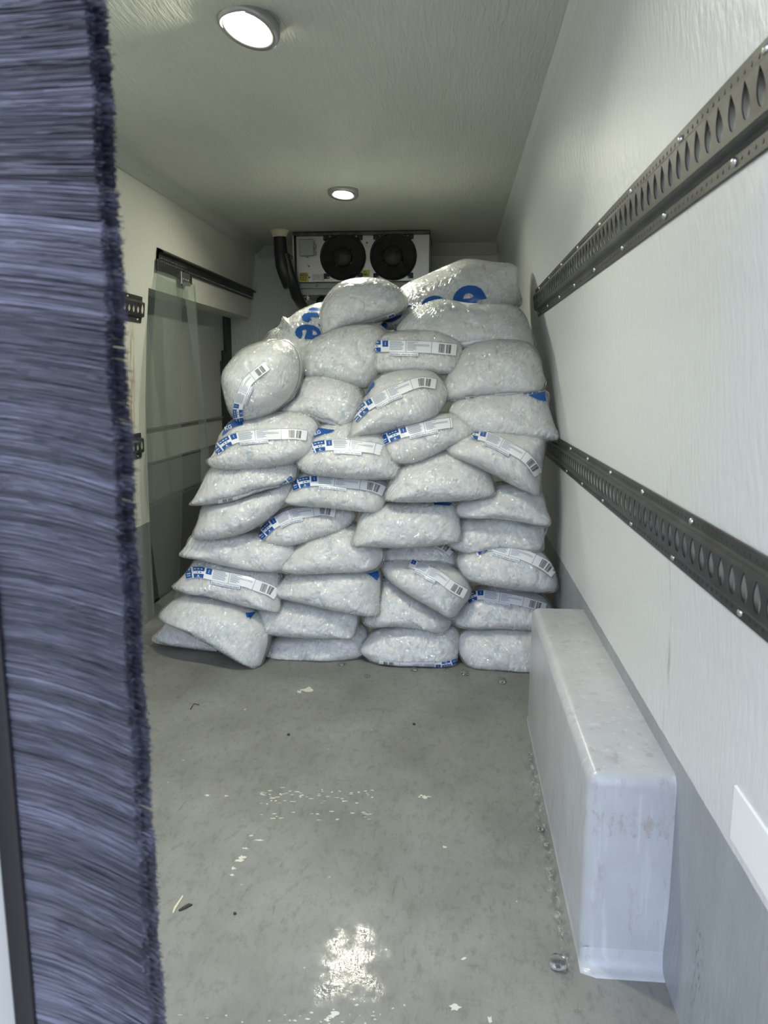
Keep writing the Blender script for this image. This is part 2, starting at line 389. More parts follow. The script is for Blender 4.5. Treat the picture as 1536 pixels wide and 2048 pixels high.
# ------------------------------------------------------------------ load rails
def slot_rail(name, side, y0, y1, zc, label, nsc, hgt=.10):
    """hat-section lashing rail: two flanges against the wall and a raised face with teardrop slots. side +1: right wall"""
    root = empty(name, (xr(zc) if side > 0 else xl(zc), (y0 + y1) / 2, zc)); tag(root, label, 'load rail', 'slotted load rails on the side walls')
    wx = xr if side > 0 else xl
    s = -side    # direction into the room
    def P(u, v, h):      # u along Y, v along wall height, h off the wall
        return (wx(zc + v) + s * (h + .001), u, zc + v)
    bm = MB(); H = hgt / 2; fh = .027; face = H - fh
    pitch = .04; n = int((y1 - y0) / pitch); L = (y1 - y0) / n
    # face cells with hole
    K = 24
    for i in range(n):
        cy_ = y0 + (i + .5) * L
        out, inn, inn2 = [], [], []
        for k in range(K):
            t = 2 * math.pi * k / K + math.pi / 4
            cx_, cz_ = math.cos(t), math.sin(t)
            mxx = max(abs(cx_), abs(cz_)); out.append((cy_ + cx_ / mxx * L / 2, cz_ / mxx * face))
            ww = .0118 * (1 if cz_ < 0 else (1 - .75 * cz_ ** 1.6))
            inn.append((cy_ + cx_ * ww, cz_ * (.016 if cz_ < 0 else .022)))
        vs = bm.grid([[P(u, v, .014) for u, v in out], [P(u, v, .014) for u, v in inn], [P(u, v, .0125) for u, v in inn]], True)
    # shoulders, flanges as thin solids
    for sg in (1, -1):
        prof = [(face, .014), (face + .004, .0125), (face + .006, .005), (face + .010, .003), (H - .001, .003), (H, .0005)]
        bm.grid([[P(u, sg * v, h) for v, h in prof] for u in (y0, y1)])
        prof2 = [(face, .0115), (face + .004, .010), (face + .0045, .0)]
        bm.grid([[P(u, sg * v, h) for v, h in prof2] for u in (y0, y1)])
    for u in (y0, y1):
        bm.grid([[P(u, v, h) for v in (-face, 0, face)] for h in (.014, .0115)])
    bm.build('channel', M_rail, root)
    # pierced holes on the flanges, shown as small punched dimples
    hb = MB()
    for i in range(int((y1 - y0) / .02)):
        for sg in (1, -1):
            y = y0 + .01 + i * .02; z = sg * (H - .010)
            hb.ring(P(y, z, .0032), (s, 0, 0), [(.0001, .0003), (.0026, .0003), (.0030, -.001)], 8)
    hb.build('punched_holes', M_ink, root)['kind'] = 'stuff'
    for sg, off in ((1, .06), (-1, .16)):
        for i in range(nsc):
            y = y0 + off + i * (y1 - y0 - .2) / max(1, nsc - 1) if nsc > 1 else (y0 + y1) / 2
            sc = MB().ring(P(y, sg * (H - .011), .003), (s, 0, 0), [(.0001, .004), (.003, .0036), (.0052, .002), (.0056, 0)], 12)
            sc.build('screw', M_steel, root, smooth=True)
    return root
slot_rail('load_rail', 1, .50, 3.03, 1.279, 'upper slotted steel load rail along the right wall', 9)
slot_rail('load_rail', 1, .50, 3.10, .752, 'lower slotted steel load rail along the right wall, its far end behind the ice bags', 9)
slot_rail('load_rail', -1, .60, 2.985, 1.262, 'upper short visible end of slotted load rail on the left wall by the brush', 6)
slot_rail('load_rail', -1, .60, 2.985, .737, 'lower load rail end on the left wall just above the grey paint line', 6)

# ------------------------------------------------------------------ curtain rail over the side door
def curtain_rail():
    r = empty('curtain_rail', (-1.2, 3.9, 1.47)); tag(r, 'dark perforated curtain rail above the side doorway on the left wall', 'curtain rail')
    def X(z): return xl(z)
    b = MB()
    b.grid([[(X(1.515) + .001, y, 1.515), (X(1.50) + .012, y, 1.512), (X(1.49) + .030, y, 1.500), (X(1.49) + .031, y, 1.496), (X(1.49) + .012, y, 1.496), (X(1.46) + .010, y, 1.455), (X(1.46) + .001, y, 1.455)] for y in (3.11, 4.58)], True)
    b.build('hanging_track', M_rail, r)
    b = MB(); b.box((X(1.47) + .006, 3.10, 1.425), (X(1.47) + .013, 3.38, 1.47), .001).box((X(1.47) + .006, 3.405, 1.415), (X(1.47) + .013, 3.50, 1.47), .001)
    b.build('clamp_plate', M_rail, r)
    b = MB()
    for i in range(60):
        y = 3.13 + i * .0242
        for dz in ((0, .012) if i < 12 else (0,)):
            b.box((X(1.47) + .012, y, 1.462 + dz), (X(1.47) + .0165, y + .010, 1.467 + dz))
    b.build('hook_teeth', M_steel, r)
    b = MB(); b.box((X(1.46) + .014, 3.345, 1.402), (X(1.46) + .022, 3.455, 1.455), .002)
    for y in (3.37, 3.40, 3.43): b.ring((X(1.46) + .022, y, 1.425), (1, 0, 0), [(.0001, .004), (.004, .003), (.005, 0)], 10)
    b.build('strip_bracket', M_steel, r)
curtain_rail()
def strip(name, left, right, label, mat=M_pvc, nrow=40, th=.003, bend=.0):
    """left/right: lists of (y, z, x) edge points top to bottom"""
    b = MB(); rows_f, rows_b = [], []
    L = np.array(left, float); R = np.array(right, float)
    ts = np.linspace(0, 1, nrow)
    tl = np.linspace(0, 1, len(L)); tr_ = np.linspace(0, 1, len(R))
    for k, t in enumerate(ts):
        l = [np.interp(t, tl, L[:, j]) for j in range(3)]; r = [np.interp(t, tr_, R[:, j]) for j in range(3)]
        row = []
        for s_ in np.linspace(0, 1, 9):
            y, z, x = [l[j] * (1 - s_) + r[j] * s_ for j in range(3)]
            x += bend * math.sin(math.pi * s_) + .004 * math.sin(t * 9 + s_ * 3)
            row.append((x, y, z))
        rows_f.append(row)
    loop = [row + [(p[0] - th, p[1], p[2]) for p in reversed(row)] for row in rows_f]
    vs = b.grid(loop, True); b.bm.faces.new(vs[0]); b.bm.faces.new(vs[-1][::-1])
    o = b.build(name, mat, smooth=True, auto=40); tag(o, label, 'strip curtain'); return o
strip('strip_curtain', [(3.10, 1.425, -1.185), (3.02, 1.1, -1.20), (2.99, .85, -1.215), (2.97, .6, -1.225), (2.985, .35, -1.22), (3.0, .10, -1.21), (3.03, .035, -1.205)],
      [(3.40, 1.415, -1.185), (3.37, 1.1, -1.2), (3.34, .85, -1.2), (3.31, .6, -1.2), (3.28, .35, -1.2), (3.22, .10, -1.2), (3.12, .03, -1.2)],
      'wide clear plastic strip hanging to the floor at the front edge of the side doorway', bend=.012)
strip('strip_curtain', [(3.35, 1.41, -1.172), (3.40, 1.15, -1.165), (3.46, .9, -1.165), (3.50, .7, -1.165), (3.47, .5, -1.17), (3.44, .25, -1.17)],
      [(3.50, 1.41, -1.172), (3.49, 1.15, -1.155), (3.50, .9, -1.150), (3.52, .7, -1.155), (3.56, .5, -1.165), (3.40, .25, -1.16)],
      'narrow folded clear plastic strip twisting down from the bracket on the curtain rail', bend=.02)

# ------------------------------------------------------------------ ceiling lamps
def lamp(x, y, label, n, r, rl):
    """swivelling downlight: fixed collar in the ceiling, tilted bezel and lit lens"""
    o = empty('ceiling_lamp', (x, y, CEIL)); tag(o, label, 'ceiling lamp', 'round ceiling lamps')
    c = Vector((x, y, CEIL - .012)); n = Vector(n).normalized()
    MB().ring((x, y, CEIL), (0, 0, -1), [(r * .80, .002), (r * .86, .010), (r * .95, .008), (r * .98, 0)], 64).build('collar', M_lampring, o, smooth=True)
    MB().ring(c, n, [(rl * .98, .002), (rl * 1.04, .006), (rl * 1.15, .009), (r * .94, .010), (r * .985, .007), (r, .001), (r * .97, -.012), (r * .8, -.02)], 64).build('bezel', M_lampring, o, smooth=True)
    MB().ring(c, n, [(.0005, .002), (rl * .6, .0018), (rl * .95, .0005), (rl, -.003)], 64).build('lens', M_led, o, smooth=True)
lamp(-.452, 1.78, 'large round lit ceiling lamp nearest the camera', (-.24, -.24, -1), .069, .047)
lamp(-.463, 3.30, 'round lit ceiling lamp further back, above the ice bag stack', (-.05, -.16, -1), .063, .037)

# ------------------------------------------------------------------ evaporator
def evaporator():
    e = empty('evaporator_unit', (-.49, 4.2, 1.5)); tag(e, 'metal refrigeration evaporator unit with two black fans under the ceiling on the back wall', 'refrigeration unit')
    yF = 4.20; x0, x1 = -.845, -.137; z1, z0 = 1.742, 1.505
    MB().box((x0, yF, z0), (x1, 4.58, z1), .004).build('housing', M_alu, e)
    MB().box((x0 - .012, yF - .02, z1 - .002), (x1 + .002, 4.59, z1 + .014), .002).build('top_flange', M_rail, e)
    MB().box((x0 - .016, yF - .012, z0 + .02), (x0 - .008, yF + .05, z1), .001).build('side_flange', M_alu, e)
    MB().box((x0 + .010, yF + .015, z0 - .03), (x1 - .01, 4.57, z0 - .001), .003).box((x0 + .02, yF + .035, z0 - .062), (x1 - .02, 4.55, z0 - .028), .003).build('drip_tray', M_greyb, e)
    for cx, r in ((-.593, .121), (-.327, .123)):
        c = (cx, yF, 1.632)
        fb = MB(); fb.ring(c, (0, -1, 0), [(.0003, .0015), (r * .60, .001), (r * .985, .002), (r, .006), (r, .014), (r * .97, .018), (r * .92, .016), (r * .90, .008), (r * .6, .003)], 64)
        for sx_ in (-1, 1):
            for sz_ in (-1, 1): fb.box((cx + sx_ * r * .74 - .014, yF - .010, 1.632 + sz_ * r * .80 - .014), (cx + sx_ * r * .74 + .014, yF - .001, 1.632 + sz_ * r * .80 + .014), .003)
        fan = fb.build('fan', M_black, e, smooth=True, auto=40)
        g_ = MB()
        for k in range(1, 12):
            rr = r * (.36 + .05 * k)
            g_.ring(c, (0, -1, 0), [(rr - .0012, .020), (rr, .0215), (rr + .0012, .020), (rr, .0185), (rr - .0012, .020)], 48)
        for k in range(4):
            t = k * math.pi / 2 + .35
            g_.cyl((cx + math.cos(t) * r * .3, yF - .020, 1.632 + math.sin(t) * r * .3), (cx + math.cos(t) * r * .94, yF - .018, 1.632 + math.sin(t) * r * .94), .0015, n=6)
        g_.build('grille', M_black, fan, smooth=True)
        h = MB().ring(c, (0, -1, 0), [(.0005, .040), (r * .08, .040), (r * .34, .036), (r * .40, .030), (r * .42, .006), (r * .44, .002)], 40)
        for k in range(8):
            t = k * math.pi / 4 + .2
            h.cyl((cx + math.cos(t) * r * .12, yF - .0405, 1.632 + math.sin(t) * r * .12), (cx + math.cos(t) * r * .32, yF - .037, 1.632 + math.sin(t) * r * .32), .0012, n=6)
        for k in range(4):
            t = k * math.pi / 2 + .9
            h.box((cx + math.cos(t) * r * .45 - .006, yF - .022, 1.632 + math.sin(t) * r * .45 - .006), (cx + math.cos(t) * r * .45 + .006, yF - .004, 1.632 + math.sin(t) * r * .45 + .006), .002)
        h.build('fan_motor', M_motor, fan, smooth=True, auto=35)
        bl = MB()
        for k in range(5):
            t = k * 2 * math.pi / 5
            rows = []
            for q in np.linspace(.3, .88, 6):
                rows.append([(cx + math.cos(t + dt - .35 * q) * r * q, yF - .006 - .008 * (j / 3.), 1.632 + math.sin(t + dt - .35 * q) * r * q) for j, dt in enumerate((0, .25, .5, .75))])
            bl.grid(rows)
        bl.build('fan_blades', M_black, fan, smooth=True)
        for sx_ in (-1, 1):
            MB().ring((cx + sx_ * r * .66, yF - .012, 1.632 - r * .86), (0, -1, 0), [(.0003, .005), (.004, .004), (.006, 0)], 12).build('screw', M_steel, fan, smooth=True)
        sg = -1 if cx < -.45 else 1
        MB().tube([(cx + sg * r * .45, yF - .014, 1.722), (cx + sg * r * .62, yF - .018, 1.724), (cx + sg * r * .76, yF - .014, 1.716)], .004, 8).build('cable', M_rub, fan, smooth=True)
    j = MB().box((x0 + .022, yF - .03, 1.637), (x0 + .100, yF, 1.722), .006).build('junction_box', M_greyb, e, smooth=True, auto=40)
    MB().box((x0 + .1, yF - .02, 1.642), (x0 + .110, yF - .004, 1.66), .002).box((x0 + .1, yF - .02, 1.675), (x0 + .110, yF - .004, 1.70), .002).box((x0 + .055, yF - .02, 1.630), (x0 + .066, yF - .008, 1.638), .002).build('gland', M_greyb, j)
    # stickers
    def txt(s, x, z, size, parent, ext=.00005):
        cu = bpy.data.curves.new('t', 'FONT'); cu.body = s; cu.size = size; cu.align_x = 'CENTER'; cu.align_y = 'CENTER'; cu.offset = size * .02
        to = bpy.data.objects.new('t', cu); COL.objects.link(to)
        me = bpy.data.meshes.new_from_object(to); bpy.data.objects.remove(to)
        pv = Vector(parent.location) + Vector(parent.parent.location)
        V = [(v.co.x + x - pv.x, yF - .0022 - pv.y, v.co.y + z - pv.z) for v in me.vertices]
        meshobj('printed_text', V, [tuple(p.vertices) for p in me.polygons], M_ink, parent); bpy.data.meshes.remove(me)
    s1 = MB().box((x0 + .016, yF - .0015, z0 + .004), (x0 + .064, yF, z0 + .050)).build('yellow_sticker', M_yel, e); s1['label'] = 'yellow refrigerant sticker'
    txt('R452A', x0 + .040, z0 + .036, .0155, s1)
    for q, ww in ((.046, .034), (.026, .040), (.018, .040), (.010, .032)):
        mb = MB(); n_ = 9
        for k in range(n_):
            if k % 3 != 2: mb.box((x0 + .040 - ww / 2 + k * ww / n_, yF - .0022, z0 + q - .0018), (x0 + .040 - ww / 2 + (k + .85) * ww / n_, yF - .0014, z0 + q + .0018))
        mb.build('small_print', M_ink, s1)
    s2 = MB().box((x0 + .086, yF - .0015, z0 + .006), (x0 + .153, yF, z0 + .042)).build('pale_sticker', M_paper, e)
    mb = MB()
    for (a_, b_, c_) in ((.092, .112, .037), (.092, .106, .028), (.092, .108, .022), (.092, .104, .015), (.113, .126, .033), (.113, .128, .026), (.113, .128, .021), (.113, .127, .016), (.132, .146, .011)):
        mb.box((x0 + a_, yF - .0021, z0 + c_ - .001), (x0 + b_, yF - .0014, z0 + c_ + .001))
    mb.build('small_print', M_greyb, s2)
    s3 = MB().box((-.502, yF - .0015, z0 + .026), (-.452, yF, z0 + .060)).build('warning_sticker', M_yel, e)
    tri = [(-.477, z0 + .058), (-.493, z0 + .031), (-.461, z0 + .031)]; ti = [(-.477, z0 + .053), (-.4885, z0 + .0335), (-.4655, z0 + .0335)]
    V = [(x + .49, yF - .0021 - 4.2, z - 1.5) for x, z in tri] + [(x + .49, yF - .0021 - 4.2, z - 1.5) for x, z in ti]
    o = meshobj('warning_triangle', V, [(0, 1, 4, 3), (1, 2, 5, 4), (2, 0, 3, 5)], M_ink, s3)
    MB().box((-.483, yF - .0021, z0 + .035), (-.471, yF - .0016, z0 + .041)).build('warning_symbol', M_ink, s3)
    for p in ((x0 + .068, 1.588), (x0 + .070, 1.530), (-.466, 1.702)):
        MB().ring((p[0], yF, p[1]), (0, -1, 0), [(.0003, .004), (.004, .003), (.0055, 0)], 12).build('screw', M_steel, e, smooth=True)
    MB().ring((x0 + .11, yF + .012, 1.487), (0, -1, 0), [(.0003, .006), (.005, .005), (.007, 0)], 12).build('screw', M_steel, e, smooth=True)
evaporator()
# pipework beside the unit
h = empty('refrigerant_pipe', (-.92, 4.25, 1.4)); tag(h, 'black wrapped refrigerant pipe coming down from the ceiling left of the evaporator', 'pipe')
yh = 4.13
MB().tube([(-.916, yh, 1.752), (-.914, yh, 1.70), (-.910, yh, 1.64), (-.902, yh, 1.58), (-.890, yh + .01, 1.53), (-.880, yh + .03, 1.485), (-.876, yh + .03, 1.478)], [.033, .033, .036, .038, .034, .030, .026], 20).build('outer_sleeve', M_hose, h, smooth=True, auto=60)
MB().tube([(-.880, yh - .01, 1.64), (-.868, yh, 1.56), (-.856, yh + .02, 1.50), (-.846, yh + .06, 1.44), (-.838, yh + .16, 1.40), (-.838, yh + .30, 1.385), (-.84, YB + .01, 1.375)], [.016, .022, .028, .030, .027, .022, .02], 16).build('lower_sleeve', M_hose, h, smooth=True, auto=60)
MB().ring((-.916, yh, 1.735), (0, 0, 1), [(.030, -.012), (.036, -.008), (.042, .010), (.052, .024), (.03, .028)], 28).build('sealant_collar', M_foam, h, smooth=True)
MB().tube([(-.88, yh - .02, 1.62), (-.862, yh - .02, 1.632), (-.848, yh - .015, 1.625), (-.85, yh - .01, 1.612), (-.868, yh - .02, 1.612)], .0035, 8).build('cable_tie', M_rub, h, smooth=True)
hz = empty('drain_pipe', (-.70, 4.45, 1.36)); tag(hz, 'short black drain hose end under the evaporator tray', 'hose')
MB().tube([(-.735, 4.28, 1.435), (-.728, 4.28, 1.42), (-.715, 4.28, 1.395), (-.70, 4.30, 1.372), (-.69, 4.34, 1.365), (-.68, 4.60, 1.36)], [.018, .030, .034, .030, .022, .018], 16).build('hose', M_hose, hz, smooth=True)
MB().cyl((-.83, 4.26, 1.438), (-.785, 4.26, 1.434), .010, n=12).cyl((-.80, 4.26, 1.45), (-.80, 4.26, 1.42), .013, n=6).build('union_nut', M_steel, hz)

# ------------------------------------------------------------------ bags of ice
def catmull(P, per=10, closed=True):
    P = np.asarray(P, float); n = len(P); out = []
    rng_ = range(n if closed else n - 1)
    for i in rng_:
        if closed: p0, p1, p2, p3 = P[i - 1], P[i], P[(i + 1) % n], P[(i + 2) % n]
        else: p0, p1, p2, p3 = P[max(i - 1, 0)], P[i], P[i + 1], P[min(i + 2, n - 1)]
        # centripetal-ish, low tension
        for t in np.linspace(0, 1, per, endpoint=False):
            a = .8
            out.append(.5 * ((2 * p1) + a * (-p0 + p2) * t + ((2 * a) * p0 + (a - 6) * p1 + (6 - 2 * a) * p2 - a * p3) * t * t + (-a * p0 + (4 - a) * p1 + (a - 4) * p2 + a * p3) * t ** 3) if False else
                       .5 * ((2 * p1) + (-p0 + p2) * t + (2 * p0 - 5 * p1 + 4 * p2 - p3) * t * t + (-p0 + 3 * p1 - 3 * p2 + p3) * t ** 3))
    if not closed: out.append(P[-1])
    return np.array(out)
def chaikin(P, k=2):
    P = np.asarray(P, float)
    for _ in range(k):
        Q = np.roll(P, -1, axis=0); P = np.stack([P * .75 + Q * .25, P * .25 + Q * .75], 1).reshape(-1, 2)
    return P

class BagShape:
    """pillow of ice: an outline on a leaning plane, a dome towards the door and a body behind it"""
    def __init__(s, poly, Y, lean=.30, bulge=None, depth=.36, seed=0):
        s.Y, s.lean = Y, lean
        poly = np.array(poly, float); cen = poly.mean(0); poly = cen + (poly - cen) * np.array([1.012, 1.035])
        s.rng = np.random.default_rng(seed + 11)
        d = ray(*cen); c = EYE + d * Y / d[1]; s.c = c
        pl = np.array([s.px2plane(x, y) for x, y in poly])
        # area centroid as centre
        x, z = pl[:, 0], pl[:, 1]; x1, z1 = np.roll(x, -1), np.roll(z, -1); cr = x * z1 - x1 * z; A = cr.sum() / 2
        s.c0 = np.array([((x + x1) * cr).sum() / (6 * A), ((z + z1) * cr).sum() / (6 * A)])
        s.film = catmull(pl, 8); s.ice = chaikin(pl, 3)
        s.half = (pl.max(0) - pl.min(0)) / 2
        s.B = bulge if bulge else .42 * min(s.half) * 2
        s.D = depth
        s.ph = s.rng.uniform(0, 6.28, 8); s.fq = s.rng.uniform(14, 30, 4)
        s.tab = {}
        for nm, P in (('film', s.film), ('ice', s.ice)):
            q = P - s.c0; th = np.arctan2(q[:, 1], q[:, 0]); r = np.hypot(q[:, 0], q[:, 1]); o = np.argsort(th)
            th, r = th[o], r[o]
            s.tab[nm] = (np.concatenate([th - 2 * np.pi, th, th + 2 * np.pi]), np.tile(r, 3))
    def px2plane(s, x, y, off=0.):
        """pixel -> (x, z) on the leaning plane through s.c, moved 'off' towards the camera"""
        d = ray(x, y)
        # plane: Y = c.y + lean*(Z - c.z) - off
        t = (s.c[1] - off + s.lean * (EYE[2] - s.c[2]) - EYE[1]) / (d[1] - s.lean * d[2])
        p = EYE + d * t
        return p[0], p[2]
    def R(s, th, which='film'):
        a, b = s.tab[which]; return np.interp(th, a, b)
    def front(s, X, Z, which='film'):
        """distance of the skin in front of the seam plane"""
        q0, q1 = X - s.c0[0], Z - s.c0[1]
        rho = np.clip(np.hypot(q0, q1) / s.R(np.arctan2(q1, q0), which), 0, 1)
        und = .0035 * (np.sin(X * s.fq[0] + s.ph[0]) * np.sin(Z * s.fq[1] * 1.6 + s.ph[1])) + .002 * np.sin(X * s.fq[2] * 2 + Z * s.fq[3] * 2 + s.ph[2])
        return s.B * np.power(1 - rho ** 2.6, .62) + und * (1 - rho ** 4)
    def world(s, X, Z, off):
        Y = s.c[1] + s.lean * (Z - s.c[2]) - off
        X = np.minimum(X, np.interp(Z, RPZ, RPX) - .003)     # pressed against the right wall
        return np.stack([X, Y, np.maximum(Z, .003)], -1)
    def disc(s, nu, nv, which, scale=1.):
        u, v = np.meshgrid(np.linspace(-1, 1, nu), np.linspace(-1, 1, nv))
        rho = np.maximum(abs(u), abs(v)); w, h = s.half
        psi = np.arctan2(v * h, u * w)
        r = s.R(psi, which) * rho * scale
        X = s.c0[0] + r * np.cos(psi); Z = s.c0[1] + r * np.sin(psi)
        idx = np.arange(nu * nv).reshape(nv, nu)
        Q = np.stack([idx[:-1, :-1], idx[:-1, 1:], idx[1:, 1:], idx[1:, :-1]], -1).reshape(-1, 4)
        return X.ravel(), Z.ravel(), rho.ravel(), Q
    def map(s, px, lift):
        """pixels of the picture laid down on the bag's skin"""
        out = []
        for x, y in px:
            off = 0.
            for _ in range(5):
                X, Z = s.px2plane(x, y, off); off = float(s.front(np.array(X), np.array(Z)))
            q = np.array([X, Z]) - s.c0; rr = float(s.R(math.atan2(q[1], q[0]))); n = math.hypot(*q)
            if n > rr * .985: X, Z = s.c0 + q / n * rr * .985; off = float(s.front(np.array(X), np.array(Z)))
            out.append(s.world(np.array(X), np.array(Z), off + lift))
        return np.array(out)

def sub_tri(V, T, maxlen):
    """split triangles until no edge is longer than maxlen (2-D points)"""
    V = [tuple(v) for v in V]; T = [tuple(t) for t in T]; cache = {}
    for _ in range(6):
        new = []; any_ = False
        for t in T:
            e = [(math.dist(V[t[i]], V[t[(i + 1) % 3]]), i) for i in range(3)]; L, i = max(e)
            if L <= maxlen: new.append(t); continue
            any_ = True; a, b, c = t[i], t[(i + 1) % 3], t[(i + 2) % 3]; k = (min(a, b), max(a, b))
            if k not in cache: cache[k] = len(V); V.append(((V[a][0] + V[b][0]) / 2, (V[a][1] + V[b][1]) / 2))
            m_ = cache[k]; new += [(a, m_, c), (m_, b, c)]
        T = new
        if not any_: break
    return V, T

_font = {}
def text_mesh(s, bold=.0):
    if (s, bold) in _font: return _font[(s, bold)]
    cu = bpy.data.curves.new('t', 'FONT'); cu.body = s; cu.size = 1.; cu.resolution_u = 3; cu.offset = bold
    to = bpy.data.objects.new('t', cu); COL.objects.link(to); me = bpy.data.meshes.new_from_object(to); bpy.data.objects.remove(to)
    V = np.array([(v.co.x, v.co.y) for v in me.vertices]); me.calc_loop_triangles()
    T = [tuple(t.vertices) for t in me.loop_triangles]; bpy.data.meshes.remove(me)
    _font[(s, bold)] = (V, T); return V, T

LT = {}    # label template, in units of the label's height: s along, t up
def rect(a, b, c, d, nx=1, ny=1):
    V = []; T = []
    for j in range(ny + 1):
        for i in range(nx + 1): V.append((a + (b - a) * i / nx, c + (d - c) * j / ny))
    for j in range(ny):
        for i in range(nx):
            k = j * (nx + 1) + i; T += [(k, k + 1, k + nx + 2), (k, k + nx + 2, k + nx + 1)]
    return V, T
def join(parts):
    V, T = [], []
    for v, t in parts:
        n = len(V); V += list(v); T += [tuple(i + n for i in x) for x in t]
    return V, T
_r = np.random.default_rng(3)
LT['band'] = join([rect(0, 7.35, 0, 1, 44, 4), rect(2.1, 4.4, -.30, 0.02, 14, 1)])
blue = [rect(0, .50, .05, .95, 3, 3), rect(.62, 1.45, .62, .97, 4, 2), rect(.62, 1.45, .03, .38, 4, 2), rect(1.58, 2.02, .44, .95, 3, 2)]
LT['blue'] = join(blue)
thin = [rect(0, 7.35, .985, 1.01, 44, 1), rect(0, 7.35, -.01, .015, 44, 1), rect(2.1, 4.4, -.31, -.285, 14, 1), rect(2.1, 2.13, -.3, 0, 1, 1), rect(4.37, 4.4, -.3, 0, 1, 1),
        rect(3.38, 3.41, 0, 1, 1, 3), rect(5.36, 5.39, 0, 1, 1, 3), rect(7.32, 7.35, 0, 1, 1, 3)]
for k in range(8): thin.append(rect(2.14, 3.2 + _r.uniform(-.15, .08), .86 - k * .095, .895 - k * .095, 6, 1))
for k, L in enumerate((.85, .5, 1.7, 1.7, .7, .6, .75, .5)): thin.append(rect(3.5, 3.5 + L, .86 - k * .095, .89 - k * .095, 6, 1))
tv, tt = text_mesh('Best before: please see reverse', .012); w_ = tv[:, 0].max()
tv2 = [(2.2 + v[0] / w_ * 2.1, -.235 + v[1] * .22) for v in tv]; LT['thin'] = join(thin + [(tv2, tt)])
wi = [rect(.70 + .23 * k, .84 + .23 * k, .76, .84) for k in range(3)] + [rect(.96, 1.08, .15, .27)] + [rect(.85, 1.2, .08, .11), rect(1.785, 1.82, .56, .84), rect(.12, .40, .42, .5), rect(.1, .36, .25, .29)]
LT['white'] = join(wi)
LT['grey'] = join([rect(.90, 1.0, .46, .54), rect(1.12, 1.22, .46, .54)])
bars = []; x = 5.95
while x < 6.92:
    wd = _r.choice([.02, .035, .05]); 
    if not (6.40 < x < 6.46): bars.append(rect(x, x + wd, .14, .86, 1, 3))
    x += wd + _r.choice([.02, .03, .045])
LT['bar'] = join(bars)
M_whiteink = Mat('white_bag_ink', (.75, .79, .83), .35)

def lay(bag, root, name, VT, curve, hpx, lift, mat, srange, parent=None, flip=1):
    """lay a piece of the label template along a curve of picture points on the bag"""
    V, T = VT; s0, s1 = srange
    V = np.array(V); T = np.array(T)
    cs = V[T][:, :, 0].mean(1); T = T[(cs > s0) & (cs < s1)]
    if len(T) == 0: return None
    used = np.unique(T); remap = -np.ones(len(V), int); remap[used] = np.arange(len(used)); V = V[used]; T = remap[T]
    C = catmull(curve, 12, closed=False); seg = np.hypot(*np.diff(C, axis=0).T); cum = np.concatenate([[0], np.cumsum(seg)])
    L = cum[-1]; a = (V[:, 0] - s0) / (s1 - s0) * L
    x = np.interp(a, cum, C[:, 0]); y = np.interp(a, cum, C[:, 1])
    e = 2.; xa = np.interp(a + e, cum, C[:, 0]) - np.interp(a - e, cum, C[:, 0]); ya = np.interp(a + e, cum, C[:, 1]) - np.interp(a - e, cum, C[:, 1])
    n = np.hypot(xa, ya); nx, ny = ya / n, -xa / n     # 'up' across the strip
    t = (V[:, 1] - .5) * flip
    px = np.stack([x + nx * t * hpx, y + ny * t * hpx], 1)
    W = bag.map(px, lift) - np.array(root.location)
    o = npmesh(name, W, T, mat, parent or root, smooth=True)
    return o

def add_label(bag, root, curve, hpx, srange=(0, 7.35), flip=1):
    lb = lay(bag, root, 'label', LT['band'], curve, hpx, .0022, M_label, srange, None, flip)
    if lb is None: return
    lb['label'] = 'white information band with blue blocks'
    for nm, k, mt, lf in (('blue_block', 'blue', M_blue, .0028), ('fine_print', 'thin', M_blue2, .0030), ('white_print', 'white', M_whiteink, .0033), ('grey_print', 'grey', M_rail, .0031), ('barcode', 'bar', M_bar, .0030)):
        lay(bag, root, nm, LT[k], curve, hpx, lf, mt, srange, lb, flip)

def add_print(bag, root, loops, name='blue_lettering', mat=None):
    """loops: outline (+ holes) in picture points"""
    pts = [Vector((x, y, 0)) for lp in loops for x, y in lp]
    T = tessellate_polygon([[Vector((x, y, 0)) for x, y in lp] for lp in loops])
    V, T = sub_tri([(p.x, p.y) for p in pts], T, 5.)
    W = bag.map(V, .0024) - np.array(root.location)
    return npmesh(name, W, np.array(T), mat or M_blue, root, smooth=True)
def add_text(bag, root, s, ox, oy, ux, uy, size, mat, name='lettering', lift=.0034, bold=.02):
    V, T = text_mesh(s, bold); V, T = sub_tri(V, T, 6. / size)
    V = np.array(V); n = math.hypot(ux, uy); ux /= n; uy /= n
    px = np.stack([ox + (V[:, 0] * ux + V[:, 1] * uy) * size, oy + (V[:, 0] * uy - V[:, 1] * ux) * size], 1)
    W = bag.map(px, lift) - np.array(root.location)
    return npmesh(name, W, np.array(T), mat, root, smooth=True)

